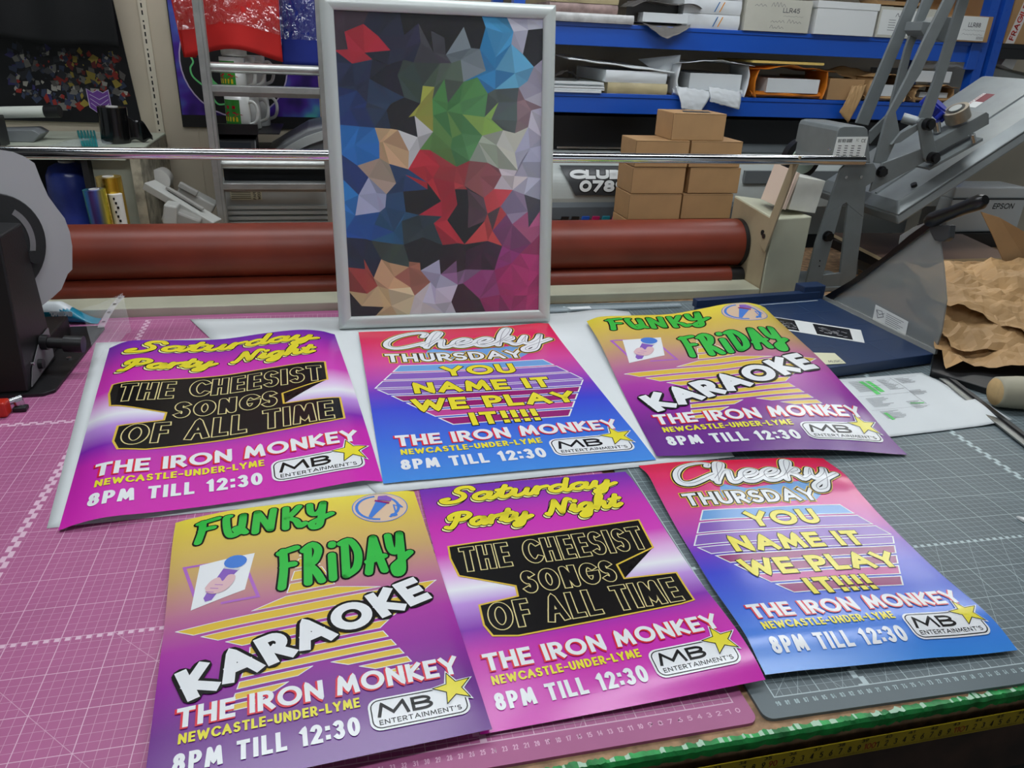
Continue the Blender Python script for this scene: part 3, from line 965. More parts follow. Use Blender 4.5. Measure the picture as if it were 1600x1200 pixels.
POSTERS = {
    'sat1': ((42, 59.4), [(-82.54, 99.18, 1.31), (-40.81, 103.94, 0.37), (-35.03, 45.19, 0.36), (-75.01, 40.21, 0.12)],
             [(0.058, 0.98), (0.107, 1.29), (0.226, 0.96), (0.473, 0.48), (0.682, 1.25), (0.834, 1.53), (0.937, 0.99)], [(0.25, 0.6), (0.5, 1.0), (0.8, .8)],
             [(0.064, 0.66), (0.145, 0.68), (0.3, .4), (0.524, .4), (0.716, 0.7), (0.869, 1.1), (0.959, 0.64)], [(.5, .1)]),
    'cheeky1': ((42, 59.4), [(-35.97, 103.7, 0.82), (5.43, 104.4, 0.79), (6.28, 45.08, 0.12), (-34.99, 44.58, 0.32)],
                [(0.443, -0.31), (0.764, -0.21), (0.939, 0.19)], [(0.245, -0.55), (0.5, -0.4), (0.754, .0), (0.859, 0.22)],
                [(0.2, 0.2), (0.5, 0.25), (0.8, .1), (0.924, 0.15)], [(0.839, 0.42), (0.643, 0.33), (0.434, 0.4), (0.15, -0.3)]),
    'funky1': ((42, 59.4), [(14.27, 104.37, 0.98), (54.96, 99.26, 4.53), (47.15, 40.34, 0.12), (6.56, 45.65, 0.59)],
               [(0.067, 0.81), (0.234, 0.57), (0.471, 0.19), (0.648, 0.96), (0.765, 1.55), (0.884, 1.53), (0.96, 0.79)], [(0.1, 0.14), (0.303, 0.69), (0.479, 1.1), (0.628, 0.89), (0.777, 0.71), (0.9, 0.17)],
               [(0.144, 0.63), (0.277, 1.03), (0.407, 1.2), (0.574, 1.04), (0.739, 0.65), (0.901, 0.1)], [(0.768, 0.72), (0.551, 0.22), (0.363, -0.23), (0.18, -0.37)]),
    'funky2': ((29.7, 42), [(-61.36, 39.48, 0.3), (-30.97, 41.99, 0.3), (-28.31, 0.7, 1.07), (-57.11, -1.62, 1.74)],
               [(0.046, 0.35), (0.234, 0.9), (0.424, 0.89), (0.621, 0.84), (0.827, 0.57), (0.965, 0.33)], [(0.11, .1), (0.5, .1), (0.9, 0.09)],
               [(.5, .1)], [(0.873, 0.41), (0.713, 0.05), (0.532, -0.45), (0.36, -0.32), (0.213, -0.22)]),
    'sat2': ((29.7, 42), [(-30.2, 42.53, 0.12), (0.37, 42.65, 0.12), (-0.39, 1.47, 1.0), (-29.32, 0.9, 0.3)],
             [(0.168, 0.16), (0.5, 0.09)], [(0.069, 0.46), (0.222, 0.52), (0.348, 0.25), (0.517, 0.1), (0.649, 0.2), (0.765, 0.6), (0.868, 0.8), (0.942, 0.6)],
             [(0.5, -0.1)], [(.5, -.1)]),
    'cheeky2': ((29.7, 42), [(2.97, 43.98, 0.12), (32.85, 41.57, 0.12), (29.19, 0.55, 0.57), (0.11, 2.26, 0.75)],
                [(0.198, 0.48), (0.464, 0.47), (0.733, 0.47), (0.941, 0.21)], [(0.15, 0.83), (0.255, 0.3), (0.4, -0.1), (0.594, -0.1), (0.698, .1), (0.78, 0.42), (0.86, 0.7), (0.927, 0.6)],
                [(0.181, -0.09), (0.384, 0.11), (0.677, 0.05), (0.869, 0.11)], [(0.898, 1.03), (0.781, 0.6), (0.609, .1), (0.443, .05), (0.329, .1), (0.201, 0.55), (0.114, 0.72), (0.04, 0.22)]),
}


def curve_fn(pts):
    q = [(0.0, 0.0)] + sorted(pts) + [(1.0, 0.0)]

    def fn(t):
        t = min(max(t, 0), 1)
        for i in range(len(q) - 1):
            if t <= q[i + 1][0]:
                x0, y0 = q[i]; x1, y1 = q[i + 1]
                d0 = (y1 - q[i - 1][1]) / (x1 - q[i - 1][0]) if i > 0 else (y1 - y0) / (x1 - x0)
                d1 = (q[i + 2][1] - y0) / (q[i + 2][0] - x0) if i + 2 < len(q) else (y1 - y0) / (x1 - x0)
                h = x1 - x0; s_ = (t - x0) / h
                return (2 * s_ ** 3 - 3 * s_ ** 2 + 1) * y0 + (s_ ** 3 - 2 * s_ ** 2 + s_) * h * d0 + (3 * s_ ** 2 - 2 * s_ ** 3) * y1 + (s_ ** 3 - s_ ** 2) * h * d1
        return 0.0
    return fn


def sheet_fn(key, floor=.16):
    (W, H), c, T, R_, B, L = POSTERS[key]
    c = [Vector(q) for q in c]
    ft, fr, fb, fl = curve_fn(T), curve_fn(R_), curve_fn(B), curve_fn(L)

    def fn(s_, t):
        p = c[0] * (1 - s_) * (1 - t) + c[1] * s_ * (1 - t) + c[2] * s_ * t + c[3] * (1 - s_) * t
        e = ft(s_) * (1 - t) + fb(1 - s_) * t + fl(1 - t) * (1 - s_) + fr(t) * s_
        z = p.z + e
        k = .25
        z = floor + (math.sqrt((z - floor) ** 2 + k * k) + (z - floor)) / 2   # never dips through the mat
        return Vector((p.x, p.y, z))
    return fn


def poster(key, label, ramp, art, floor=.16, nm='poster'):
    fn = sheet_fn(key, floor)
    AR = 141.4

    def sf(u, v, off):
        s_, t = u / 100, v / AR
        p = fn(s_, t)
        if off == 0:
            return p
        e = 2e-3
        a = fn(s_ + e, t) - fn(s_ - e, t); d = fn(s_, t + e) - fn(s_, t - e)
        return p + d.cross(a).normalized() * off
    b_ = MB()
    b_.grid(lambda i, j: sf(i * 100, j * AR, 0), 60, 84, 0, True, flip=True, uv=True)
    b_.grid(lambda i, j: sf(i * 100, j * AR, -.025), 60, 84, PB, True)
    art(b_, sf)
    o = b_.build(nm, [ramp] + INKS)
    return tag(o, label, 'poster', 'club night posters on the bench')


poster('sat1', 'largest magenta Saturday Party Night poster lying at the back left of the bench', R_SAT, art_saturday, .3)
poster('cheeky1', 'red and blue Cheeky Thursday poster lying flat at the foot of the picture frame', R_CHK, art_thursday, .3)
poster('funky1', 'yellow and purple Funky Friday poster at back right curling over the blue cutter', R_FUN, art_friday, .3)
poster('funky2', 'yellow and purple Funky Friday poster at front left, its bottom edge cut off', R_FUN, art_friday, .3)
poster('sat2', 'smaller magenta Saturday Party Night poster, middle of the front row', R_SAT, art_saturday, .12)
poster('cheeky2', 'red and blue Cheeky Thursday poster at the front right on the grey mat', R_CHK, art_thursday, .12)

# white backing sheets under the back row
m_paper = mat('white_paper', (224, 229, 230), .6, var=.02, scale=8)


def paper_sheet(q, wav, label, name='paper_sheet', cat='paper', floor=.03, amp=.12, nu=30, nv=30):
    q = [Vector(p) for p in q]

    def fn(a, c):
        p = q[0] * (1 - a) * (1 - c) + q[1] * a * (1 - c) + q[2] * a * c + q[3] * (1 - a) * c
        p.z += floor + amp * abs(nz(p.x, p.y, 3.1, .06)) + wav(a, c)
        return p
    b_ = MB().grid(fn, nu, nv, 0, True, flip=True)
    return tag(b_.build(name, m_paper, solid=.02), label, cat)


paper_sheet([tuple(atZ(150, 536, 0)), (-40, 106, 0), (-34, 42.5, 0), tuple(atZ(73, 826, 0))], lambda a, c: 0, 'white backing sheet sticking out along the left of the big magenta poster')
paper_sheet([(-71, 117.2, .02), (27, 111.2, .02), (19, 44.2, .02), (-36, 42.6, .02)], lambda a, c: .9 * math.exp(-((a - .93) / .06) ** 2 - (c / .08) ** 2), 'wide white backing sheet under the picture frame and the red and blue poster', floor=.16, amp=.08)
# ---------------------------------------------------------------- framed picture leaning on the chrome rail
m_snap = mat('satin_aluminium', (204, 210, 206), .34, metal=.15, spec=.5)
m_snapside = mat('aluminium_edge', (176, 182, 180), .4, metal=.6)
fr = thing('picture_frame', 'tall silver snap frame with an angular many-coloured print leaning at the back of the bench', 'picture frame', (-16.82, 106.0, .42))
TL_, YA, RO = .142, -.018, .007
fx = V(math.cos(YA), math.sin(YA), 0)
fu = V(-math.sin(YA) * math.sin(TL_), math.cos(YA) * math.sin(TL_), math.cos(TL_))
fx, fu = fx * math.cos(RO) + fu * math.sin(RO), fu * math.cos(RO) - fx * math.sin(RO)
fn_ = fx.cross(fu) * -1          # towards the back
if fn_.y < 0: fn_ = -fn_
fo = V(-16.82, 106.02, .66)
Wf, Hf, Bf = 40.85, 59.0, 2.58
fp = lambda a, h, d: fo + fx * a + fu * h + fn_ * d


def rail(c0, c1, c2, c3, name='frame_rail'):
    """mitred rounded rail: c0,c1 outer ends, c2,c3 inner ends (a,h)"""
    b_ = MB()
    prof = [(0, 1.6), (0, .5), (.12, .12), (.35, -.12), (.62, -.12), (.88, .1), (1, .38), (1, .9)]
    vs = []
    for (o_, i_) in ((c0, c3), (c1, c2)):
        for t, d in prof:
            vs.append(fp(o_[0] + (i_[0] - o_[0]) * t, o_[1] + (i_[1] - o_[1]) * t, d))
    n = len(prof)
    b_.add(vs, [(k, k + 1, n + k + 1, n + k) for k in range(n - 1)] + [(n - 1, 0, n, 2 * n - 1)], 0, True)
    b_.add(vs[:n], [list(range(n))]); b_.add(vs[n:], [list(range(n - 1, -1, -1))])
    return b_.build(name, m_snap, fr)


ho, hi_ = Wf / 2 + Bf, Wf / 2
to, ti = Hf + 2 * Bf, Hf + Bf
rail((-ho, to), (ho, to), (hi_, ti), (-hi_, ti)); rail((ho, 0), (-ho, 0), (-hi_, Bf), (hi_, Bf))
rail((-ho, 0), (-ho, to), (-hi_, ti), (-hi_, Bf)); rail((ho, to), (ho, 0), (hi_, Bf), (hi_, ti))
MB().slab([fp(-ho + .2, .2, 1.2), fp(ho - .2, .2, 1.2), fp(ho - .2, to - .2, 1.2), fp(-ho + .2, to - .2, 1.2)], fn_ * .5).build('backing_board', m_snapside, fr)
# angular colour-field print (plain abstract facets)
seeds = [(.06, .04, 70, 50, 60), (.2, .05, 30, 34, 58), (.42, .03, 14, 14, 18), (.62, .05, 14, 15, 20), (.8, .03, 70, 160, 210), (.9, .06, 200, 200, 216), (.98, .1, 16, 16, 20), (.12, .1, 196, 40, 60), (.1, .2, 34, 46, 78),
         (.25, .17, 26, 28, 46), (.3, .1, 40, 44, 70), (.45, .12, 70, 68, 76), (.62, .12, 120, 130, 138), (.74, .14, 40, 130, 186), (.88, .17, 96, 176, 214), (.96, .2, 186, 180, 196), (.08, .3, 26, 56, 116), (.2, .3, 40, 60, 90), (.36, .2, 62, 78, 70), (.5, .2, 84, 100, 84),
         (.42, .3, 166, 168, 74), (.52, .28, 76, 140, 74), (.62, .3, 84, 148, 82), (.7, .33, 146, 188, 84), (.8, .3, 76, 88, 84), (.9, .3, 150, 120, 124), (.97, .33, 196, 190, 206), (.3, .33, 26, 26, 30), (.36, .4, 204, 204, 202), (.48, .4, 96, 140, 70), (.6, .42, 84, 146, 84), (.74, .43, 170, 180, 160), (.84, .4, 206, 208, 192), (.94, .44, 170, 172, 190),
         (.1, .42, 36, 120, 200), (.05, .5, 30, 60, 120), (.18, .5, 190, 170, 150), (.22, .42, 206, 170, 130), (.3, .5, 36, 66, 110), (.42, .5, 196, 40, 56), (.56, .5, 190, 60, 64), (.7, .5, 150, 80, 84), (.82, .53, 210, 198, 200), (.94, .53, 186, 184, 200),
         (.14, .6, 170, 176, 206), (.06, .6, 40, 130, 206), (.26, .62, 40, 84, 124), (.4, .6, 22, 22, 26), (.5, .62, 178, 36, 54), (.6, .62, 20, 16, 20), (.7, .62, 96, 64, 76), (.76, .6, 204, 60, 66), (.86, .63, 150, 130, 160), (.95, .62, 50, 44, 60), (.1, .7, 30, 90, 170), (.24, .7, 34, 96, 140), (.38, .7, 44, 62, 70), (.52, .7, 190, 40, 56), (.62, .72, 26, 18, 24), (.7, .72, 198, 66, 66), (.84, .72, 130, 60, 110), (.95, .7, 196, 90, 140),
         (.1, .78, 30, 44, 70), (.24, .78, 60, 78, 70), (.4, .78, 24, 28, 34), (.55, .79, 40, 18, 30), (.7, .8, 60, 26, 50), (.84, .8, 150, 50, 120), (.95, .82, 190, 50, 120),
         (.08, .86, 170, 70, 60), (.2, .86, 212, 172, 128), (.14, .94, 216, 190, 140), (.28, .93, 222, 206, 166), (.34, .85, 170, 110, 90), (.44, .87, 190, 188, 214), (.56, .86, 150, 110, 150), (.48, .95, 208, 204, 222), (.6, .94, 60, 24, 44), (.72, .9, 150, 60, 120), (.84, .9, 176, 44, 110), (.94, .92, 190, 50, 120), (.74, .97, 150, 40, 100), (.08, .99, 16, 16, 18), (.36, .98, 228, 220, 220), (.9, .98, 170, 44, 110)]
pal = {}
pmats = []


def pcol(r, g, b_):
    k = (int(r) // 6 * 6, int(g) // 6 * 6, int(b_) // 6 * 6)
    if k not in pal:
        pal[k] = len(pmats)
        pmats.append(mat('facet_ink_%d_%d_%d' % k, k, .22, spec=.6))
    return pal[k]


random.seed(21)
NU, NV = 13, 19
gp = {}
for j in range(NV + 1):
    for i in range(NU + 1):
        a = i / NU + (random.uniform(-.42, .42) / NU if 0 < i < NU else 0)
        c = j / NV + (random.uniform(-.42, .42) / NV if 0 < j < NV else 0)
        gp[i, j] = (a, c)
pm = MB()
xy = lambda a, c: fp(-hi_ - .2 + a * (Wf + .4), Bf - .2 + (1 - c) * (Hf + .4), .75)
for j in range(NV):
    for i in range(NU):
        q = [gp[i, j], gp[i + 1, j], gp[i + 1, j + 1], gp[i, j + 1]]
        tris = [(q[0], q[1], q[2]), (q[0], q[2], q[3])] if random.random() < .5 else [(q[0], q[1], q[3]), (q[1], q[2], q[3])]
        for t in tris:
            a = sum(p[0] for p in t) / 3; c = sum(p[1] for p in t) / 3
            s_ = min(seeds, key=lambda s: (s[0] - a) ** 2 * .5 + (s[1] - c) ** 2)
            k = random.uniform(.84, 1.12)
            pm.add([xy(*p) for p in t], [(2, 1, 0)], pcol(*[min(255, v_ * k) for v_ in s_[2:]]))
prm = pm.build('art_print', pmats, fr)
m_film = clear('clear_front_film', (250, 252, 255), .02, .06)
MB().slab([fp(-hi_ - .1, Bf - .1, .62), fp(hi_ + .1, Bf - .1, .62), fp(hi_ + .1, ti + .1, .62), fp(-hi_ - .1, ti + .1, .62)], fn_ * .05).build('clear_cover', m_film, fr)

# ---------------------------------------------------------------- roller laminator
m_beige = mat('beige_machine_paint', (196, 196, 172), .45, var=.06, scale=10)
m_beige2 = mat('tan_machine_paint', (176, 160, 130), .5, var=.08, scale=10)
m_roll = mat('red_brown_rubber', (130, 52, 33), .42, var=.12, scale=7, bump=.08, spec=.45)
m_chrome = mat('polished_chrome', (214, 216, 220), .12, metal=1.0)
m_dark = mat('black_plastic', (22, 22, 24), .42)
m_hole = mat('dark_hole', (10, 10, 10), .8)
lam = thing('roller_laminator', 'beige flatbed machine with a long red rubber roller across the back of the bench', 'laminator', (-20, 128, -.3))
MB().box(-118, 66.4, 120.6, 146, -.35, 1.9).build('bed', m_beige, lam, bevel=.2)
MB().cyl((-118, 135, 10.4), (65.2, 135, 10.4), 6.25, n=64).build('top_roller', m_roll, lam)
MB().cyl((65.2, 135, 10.4), (66.3, 135, 10.4), 6.35, n=48).build('roller_end_cap', m_dark, lam)
MB().cyl((-118, 131, 2.4), (62.4, 131, 2.4), 2.7, n=48).build('lower_roller', m_roll, lam)
MB().cyl((62.4, 131, 2.4), (66.3, 131, 2.4), 2.3, n=40).build('roller_end_cap', m_dark, lam)
sp_ = MB()
sp_.hexa([(66.9, 120.8, -.3), (77.3, 120.8, -.3), (77.3, 142, -.3), (66.9, 142, -.3), (66.9, 120.8, 19.8), (77.3, 120.8, 20.4), (77.3, 142, 20.4), (66.9, 142, 21.6)])
sp_.build('end_housing', m_beige, lam, bevel=.3)
sp_ = MB().slab([(66.75, 121.2, 0), (66.75, 141, 0), (66.75, 141, 21.2), (66.75, 121.2, 19.6)], (-.25, 0, 0))
ep = sp_.build('side_plate', m_beige2, lam)
for y, z, r in ((124.2, 15.6, .7), (123.8, 12.8, .45)):
    MB().cyl((66.3, y, z), (66.55, y, z), r, n=20).build('bolt_hole', m_hole, lam)
rod = MB().cyl((-108, 114.4, 35), (83.5, 114.4, 35), 1.08, n=32)
rod.build('chrome_rail', m_chrome, lam)
arm = MB()
arm.slab([(65.6, 114.4 - 1.3, 36.0), (65.6, 114.4 + 1.4, 36.0), (65.6, 123.4, 12.8), (65.6, 120.4, 11.6)], (.5, 0, 0))
arm.build('rail_arm', m_beige2, lam, bevel=.1)
MB().cyl((65.3, 121.9, 15.3), (65.65, 121.9, 15.3), .6, n=16).build('arm_bolt', m_dark, lam)
MB().slab([(-104, 112.7, 36), (-104, 115.4, 36), (-104, 123.4, 5), (-104, 120.4, 5)], (.5, 0, 0)).build('rail_arm', m_beige2, lam)
MB().cyl((-107.5, 114.4, 35), (-100.8, 114.4, 35), 1.25, n=24).build('rail_grip', m_dark, lam)

# tilted white carton and the pinkish carton on the end housing
m_wcard = mat('white_carton', (216, 216, 206), .6, var=.03)
m_pcard = mat('pale_pink_card', (226, 204, 186), .65)
b = MB()
r_ = Matrix.Rotation(.13, 3, 'Y') @ rotz(-.05)
b.obox((76.4, 127.5, 25.2), (7.6, 9, 8.2), r_)
cb = b.build('carton', m_wcard, bevel=.15)
tag(cb, 'small white carton tilted on the beige end housing of the roller machine', 'box')
cf = MB().slab([(70.9, 123.0, 21.6), (71.0, 134, 22.0), (73.2, 134, 31.2), (73.0, 123.0, 30.6)], (-.8, 0, .2)).build('carton', m_pcard)
tag(cf, 'pale pink carton panel standing left of the tilted white carton', 'box')

# ---------------------------------------------------------------- black rewinder machine at the left edge
m_bmetal = mat('black_powder_coat', (20, 20, 22), .45, var=.1, scale=200, bump=.1)
m_flange = mat('grey_flange_board', (158, 158, 160), .6, var=.03, scale=4)
m_panel = mat('grey_control_panel', (112, 110, 112), .45)
m_steel = mat('bright_steel', (200, 202, 204), .25, metal=1.0)
rw = thing('label_rewinder', 'black metal rewinding machine with a large grey disc at the left edge of the bench', 'rewinder', (-105, 95, .3))
b = MB().slab([(-150, 81.4, .05), (-88.8, 81.4, .05), (-87.3, 82.8, .05), (-86.8, 113.2, .05), (-87.8, 114.2, .05), (-150, 114.2, .05)], (0, 0, .55))
b.build('base_plate', m_bmetal, rw, bevel=.1)
b = MB().hexa([(-150, 82.2, .6), (-91.2, 82.2, .6), (-91.2, 97, .6), (-150, 97, .6), (-150, 86, 29), (-91.4, 86, 26), (-91.4, 96, 26), (-150, 96, 29)])
b.build('column', m_bmetal, rw, bevel=.3)
pn = MB().slab([(-91.1, 83.4, 1.0), (-91.1, 95.6, 1.6), (-91.1, 96, 7.0), (-91.1, 91.5, 6.8), (-91.1, 85.4, 3.6)], (.14, 0, 0)).build('control_panel', m_panel, rw)
MB().cyl((-91.0, 88.2, 3.2), (-90.2, 88.2, 3.2), .85, n=20).build('dial', m_dark, pn)
MB().cyl((-91, 85.4, 4.4), (-90.6, 85.4, 4.4), .3, n=12).build('screw', m_steel, pn)
MB().box(-106, -92.2, 98.5, 110.5, .6, 4.2).build('rear_block', m_bmetal, rw, bevel=.3)
MB().cyl((-91.0, 91.4, 6.0), (-84.6, 91.0, 5.4), 1.0, n=20).cyl((-87.2, 91.15, 5.63), (-84.2, 91, 5.4), 1.5, n=20).cyl((-91.0, 91.4, 6.0), (-89.8, 91.35, 5.9), 1.35, n=20).build('clamp_lever', m_dark, rw)
for x, y in ((-88.9, 96.5), (-89.6, 103.5)):
    MB().cyl((x, y, .55), (x, y, .85), .45, n=14).build('bolt', m_steel, rw)
dc = atY(-4, 352, 97)
dn = V(.66, -.72, .20).normalized()


def on_disc(u, v, off=0.0):
    d = ray(u, v)
    return CAM_O + d * ((dc - CAM_O).dot(dn) / d.dot(dn)) + dn * off


rim = [(-190, 380), (-170, 310), (-120, 256), (-60, 236), (0, 234), (19, 237), (37, 244), (54, 255), (64, 281), (75, 306), (88, 324), (101, 341), (109, 362), (113, 385), (113, 421), (106, 428), (96, 452), (82, 465), (60, 482), (20, 500), (-40, 512), (-120, 490), (-170, 440)]
MB().slab([on_disc(u, v) for u, v in rim], dn * -.5).build('grey_disc', m_flange, rw)
ell_ = lambda r, o_, k=1.0: [on_disc(-15 + r * math.cos(t_ * math.pi / 24), 385 + k * r * math.sin(t_ * math.pi / 24), o_) for t_ in range(48)]
hub = MB().slab(ell_(83, .02), dn * 1.2).build('hub', m_bmetal, rw, bevel=.2)
b = MB()
arc_o = [on_disc(-15 + 66 * math.cos(a), 385 + 66 * math.sin(a), 1.24) for a in [math.radians(-60 + 6 * k) for k in range(13)]]
arc_i = [on_disc(-15 + 57 * math.cos(a), 385 + 57 * math.sin(a), 1.24) for a in [math.radians(-60 + 6 * k) for k in range(13)]]
b.slab(arc_o + arc_i[::-1], dn * .06).build('hub_slot', m_panel, hub)
kc = on_disc(45, 402, 1.2)
MB().cyl(kc, kc + dn * 1.2, 1.1, n=20).build('hub_knob', m_dark, hub)
kc = on_disc(26, 361, 1.2)
MB().cyl(kc, kc + dn * .5, .35, n=14).build('hub_screw', m_steel, hub)
hc = dc
b = MB().cyl(dc - dn * 9, dc + dn * 1.4, 2.4, n=24)
b.build('spindle', m_bmetal, rw)

# blue wipes pack lying on the laminator bed, and the clear punched sleeve in front of it
m_blue = mat('teal_blue_film', (20, 140, 170), .28, var=.12, scale=25, bump=.2)
m_wfilm = mat('white_film', (224, 230, 232), .3)
pk = thing('wipes_pack', 'blue and white plastic wipes pack in front of the beige bed beside the black machine', 'wipes pack', (-97, 117.4, .1))


def pack_fn(a, c):
    t = a * 2 - 1
    h = 4.6 * (1 - abs(t) ** 6) * (1 if a < .72 else max(.06, 1 - (a - .72) / .28))
    ang = c * 2 * math.pi
    x = -113 + a * 24 + .3 * nz(a * 9, c * 4)
    return V(x, 118.3 + 1.9 * math.cos(ang) * (.9 + .1 * nz(a * 8, c * 8)), 0.12 + h / 2 + h / 2 * math.sin(ang))


b = MB().grid(pack_fn, 40, 24)
for k, f in enumerate(b.f):
    if sum(b.v[i].z for i in f) / 4 > 3.2:
        b.m[k] = 1
b.build('wrapper', [m_blue, m_wfilm], pk)
wl = MB()
msf = flat((-93.0, 116.25, 1.5), (-1, 0, .05), (0, .1, .9), (0, -1, 0))
ink_strokes(wl, msf, layout('mamia', .2, 4.4, 1.75, 2.2, .28, script=True, font=SC, track=.02), .3, .06, 0, rnd=True, step=.4)
wl.build('lettering', m_wfilm, pk)
m_sleeve = clear('clear_polythene', (236, 240, 244), .13, .12)
sl = thing('punched_pocket', 'clear plastic punched pocket draped beside the blue wipes pack', 'plastic pocket', (-86, 110, .3))


def sleeve_fn(a, c):
    p = atZ(150, 566, .3) * (1 - a) * (1 - c) + atZ(206, 520, .3) * a * (1 - c) + atY(193, 466, 120.4) * a * c + atY(128, 486, 115.2) * (1 - a) * c
    p.z += .3 + 1.1 * abs(nz(p.x, p.y, 0, .35)) * (1 - .5 * c) + (1.4 if p.y > 117 else 0) * min(1, (p.y - 117) / 4 if p.y > 117 else 0) * .6
    return p


MB().grid(sleeve_fn, 24, 30).build('film', m_sleeve, sl)
b = MB()
st0, st1 = atZ(158, 514, 1.0), atY(191, 465, 120.3)
st = lambda t: st0.lerp(st1, t) + V(0, 0, .35)
m_strip = clear('milky_strip', (220, 216, 222), .45, .3)
b.grid(lambda a, c: st(c) + V((a - .5) * 1.3, 0, .5 * math.sin(c * 3.1)), 3, 14)
b.build('hole_strip', m_strip, sl)
for t in (.14, .4, .66, .9):
    p = st(t) + V(0, 0, .5 * math.sin(t * 3.1) + .08)
    MB().cyl(p, p + V(0, 0, .03), .33, n=14).build('punched_hole', mat('hole_shade', (90, 78, 84), .7), sl)

# red clamp at the very left edge
rc = thing('clamp', 'red handled metal clamp in front of the black machine at the left edge', 'clamp', (-95, 76, 0))
m_redp = mat('red_enamel', (190, 40, 22), .35)
MB().box(-104, -91.7, 73.8, 76.2, .05, 2.6).build('handle', m_redp, rc, bevel=.4)
MB().cyl((-92.2, 76.4, 1.6), (-90.4, 77.3, 1.9), .55, n=16).cyl((-91.0, 76.9, 1.7), (-90.8, 77.0, .1), .8, n=16).build('jaw', m_steel, rc)
MB().box(-91.6, -89.6, 75.6, 77.2, .05, .8).build('foot', m_dark, rc, bevel=.2)

# clear ruler and its sticker at the back of the grey mat
m_acr = clear('clear_acrylic', (196, 210, 216), .45, .05)
ac = thing('acrylic_ruler', 'clear acrylic ruler lying along the back of the grey mat right of the frame', 'ruler', (24, 114.2, 0))
MB().slab([(3, 112.4, .42), (41.5, 113.3, .42), (41.5, 114.9, .42), (3, 114.7, .42)], (0, 0, .45)).build('bar', m_acr, ac, bevel=.1)
MB().slab([(13.2, 112.9, .88), (18.3, 113.0, .88), (18.3, 114.6, .88), (12.6, 114.5, .88)], (0, 0, .03)).build('sticker', m_paper, ac)
# ---------------------------------------------------------------- white metal cabinet on the left and what stands on it
m_cab = mat('pale_green_enamel', (196, 202, 184), .45, var=.1, scale=9)
m_cabside = mat('rusty_cream_edge', (180, 172, 150), .6, var=.35, scale=30)
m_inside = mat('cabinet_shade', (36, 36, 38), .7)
cab = thing('metal_cabinet', 'pale enamelled metal cabinet behind the left end of the red roller', 'cabinet', (-110, 190, -90))
ZC = 27.0
MB().box(-150, -88.6, 175, 214, ZC - .6, ZC).build('top', m_cab, cab, bevel=.2)
MB().box(-150, -92, 174.6, 175.6, ZC - 2.4, ZC - .6).build('front_rail', m_cab, cab)
MB().box(-91, -88.6, 174.6, 214, -90, ZC - .6).build('side_panel', m_cabside, cab)
MB().box(-101.5, -91, 179, 180, -90, ZC - .6).build('inner_panel', m_cab, cab)
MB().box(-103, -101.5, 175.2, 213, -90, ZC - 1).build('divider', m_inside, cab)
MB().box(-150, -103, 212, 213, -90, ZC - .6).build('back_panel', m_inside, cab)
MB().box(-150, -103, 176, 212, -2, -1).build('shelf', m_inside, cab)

m_vinyl = mat('black_gloss_vinyl', (14, 14, 15), .18, spec=.7)
m_core = mat('white_card_core', (214, 212, 206), .7)
rl = thing('vinyl_roll', 'upright roll of glossy black vinyl with a loose tail on the cabinet top', 'vinyl roll', (-97.2, 190, ZC))
MB().ring((-97.2, 190, ZC + .02), (-96.9, 190, ZC + 9.4), 3.7, 1.5, n=40).build('roll', m_vinyl, rl)
MB().ring((-97.2, 190, ZC + .1), (-96.9, 190, ZC + 9.6), 1.5, 1.25, n=24).build('core', m_core, rl)
tl = MB().grid(lambda a, c: V(-93.6 + a * 6.2, 189.5 + 1.4 * math.sin(a * 4), ZC + .3 + (6.6 - 4.2 * a * a) * c + .5 * a * (1 - c) + .5 * math.sin(a * 9 + c * 2)), 16, 8)
tl.build('loose_tail', m_vinyl, rl, solid=.03)
m_bag = clear('clear_bag_film', (216, 226, 226), .3, .15)
m_teal = mat('teal_plastic', (20, 130, 132), .35)
bg_ = thing('bag_of_combs', 'clear bag holding teal plastic squeegee combs on the cabinet top', 'plastic bag', (-106, 184, ZC))
MB().grid(lambda a, c: V(-112 + 12.5 * a + 3.0 * c, 176.5 + 17 * c - 3 * a, ZC + .2 + 1.5 * math.sin(a * 3.1) * math.sin(c * 3.1) + .35 * nz(a * 6, c * 6)), 22, 18).build('bag_film', m_bag, bg_)
for k in range(6):
    q0, q1 = atZ(122 + k * 5, 207, ZC + 1.0), atZ(131 + k * 4.2, 232, ZC + .9)
    MB().bar(q0, q1, .5, 1.2).build('comb', m_teal, bg_)
tbw = thing('plastic_tube', 'white plastic tube with a black cap lying at the left end of the cabinet', 'tube', (-121, 193, ZC))
MB().cyl((-140, 196, ZC + 6.2), (-113.6, 192.2, ZC + 7.6), 1.5, n=24).build('pipe', mat('white_pvc', (222, 226, 216), .35), tbw)
MB().cyl((-114.2, 192.25, ZC + 7.58), (-110.4, 191.8, ZC + 7.8), 1.62, n=24).build('cap', m_dark, tbw)
td = thing('tape_dispenser', 'grey curved dispenser under the white plastic tube', 'dispenser', (-124, 191, ZC))
MB().slab([(-140, 188, ZC + .02), (-117.4, 188, ZC + .02), (-115.2, 188, ZC + 2.2), (-117, 188, ZC + 3.4), (-126, 188, ZC + 3.0), (-140, 188, ZC + 4)], (0, 8, 0)).build('body', mat('mid_grey_plastic', (120, 124, 126), .4), td, bevel=.3)
MB().box(-140, -121.5, 177.2, 184, ZC, ZC + 7.4).build('black_foot', m_dark, td, bevel=.3)

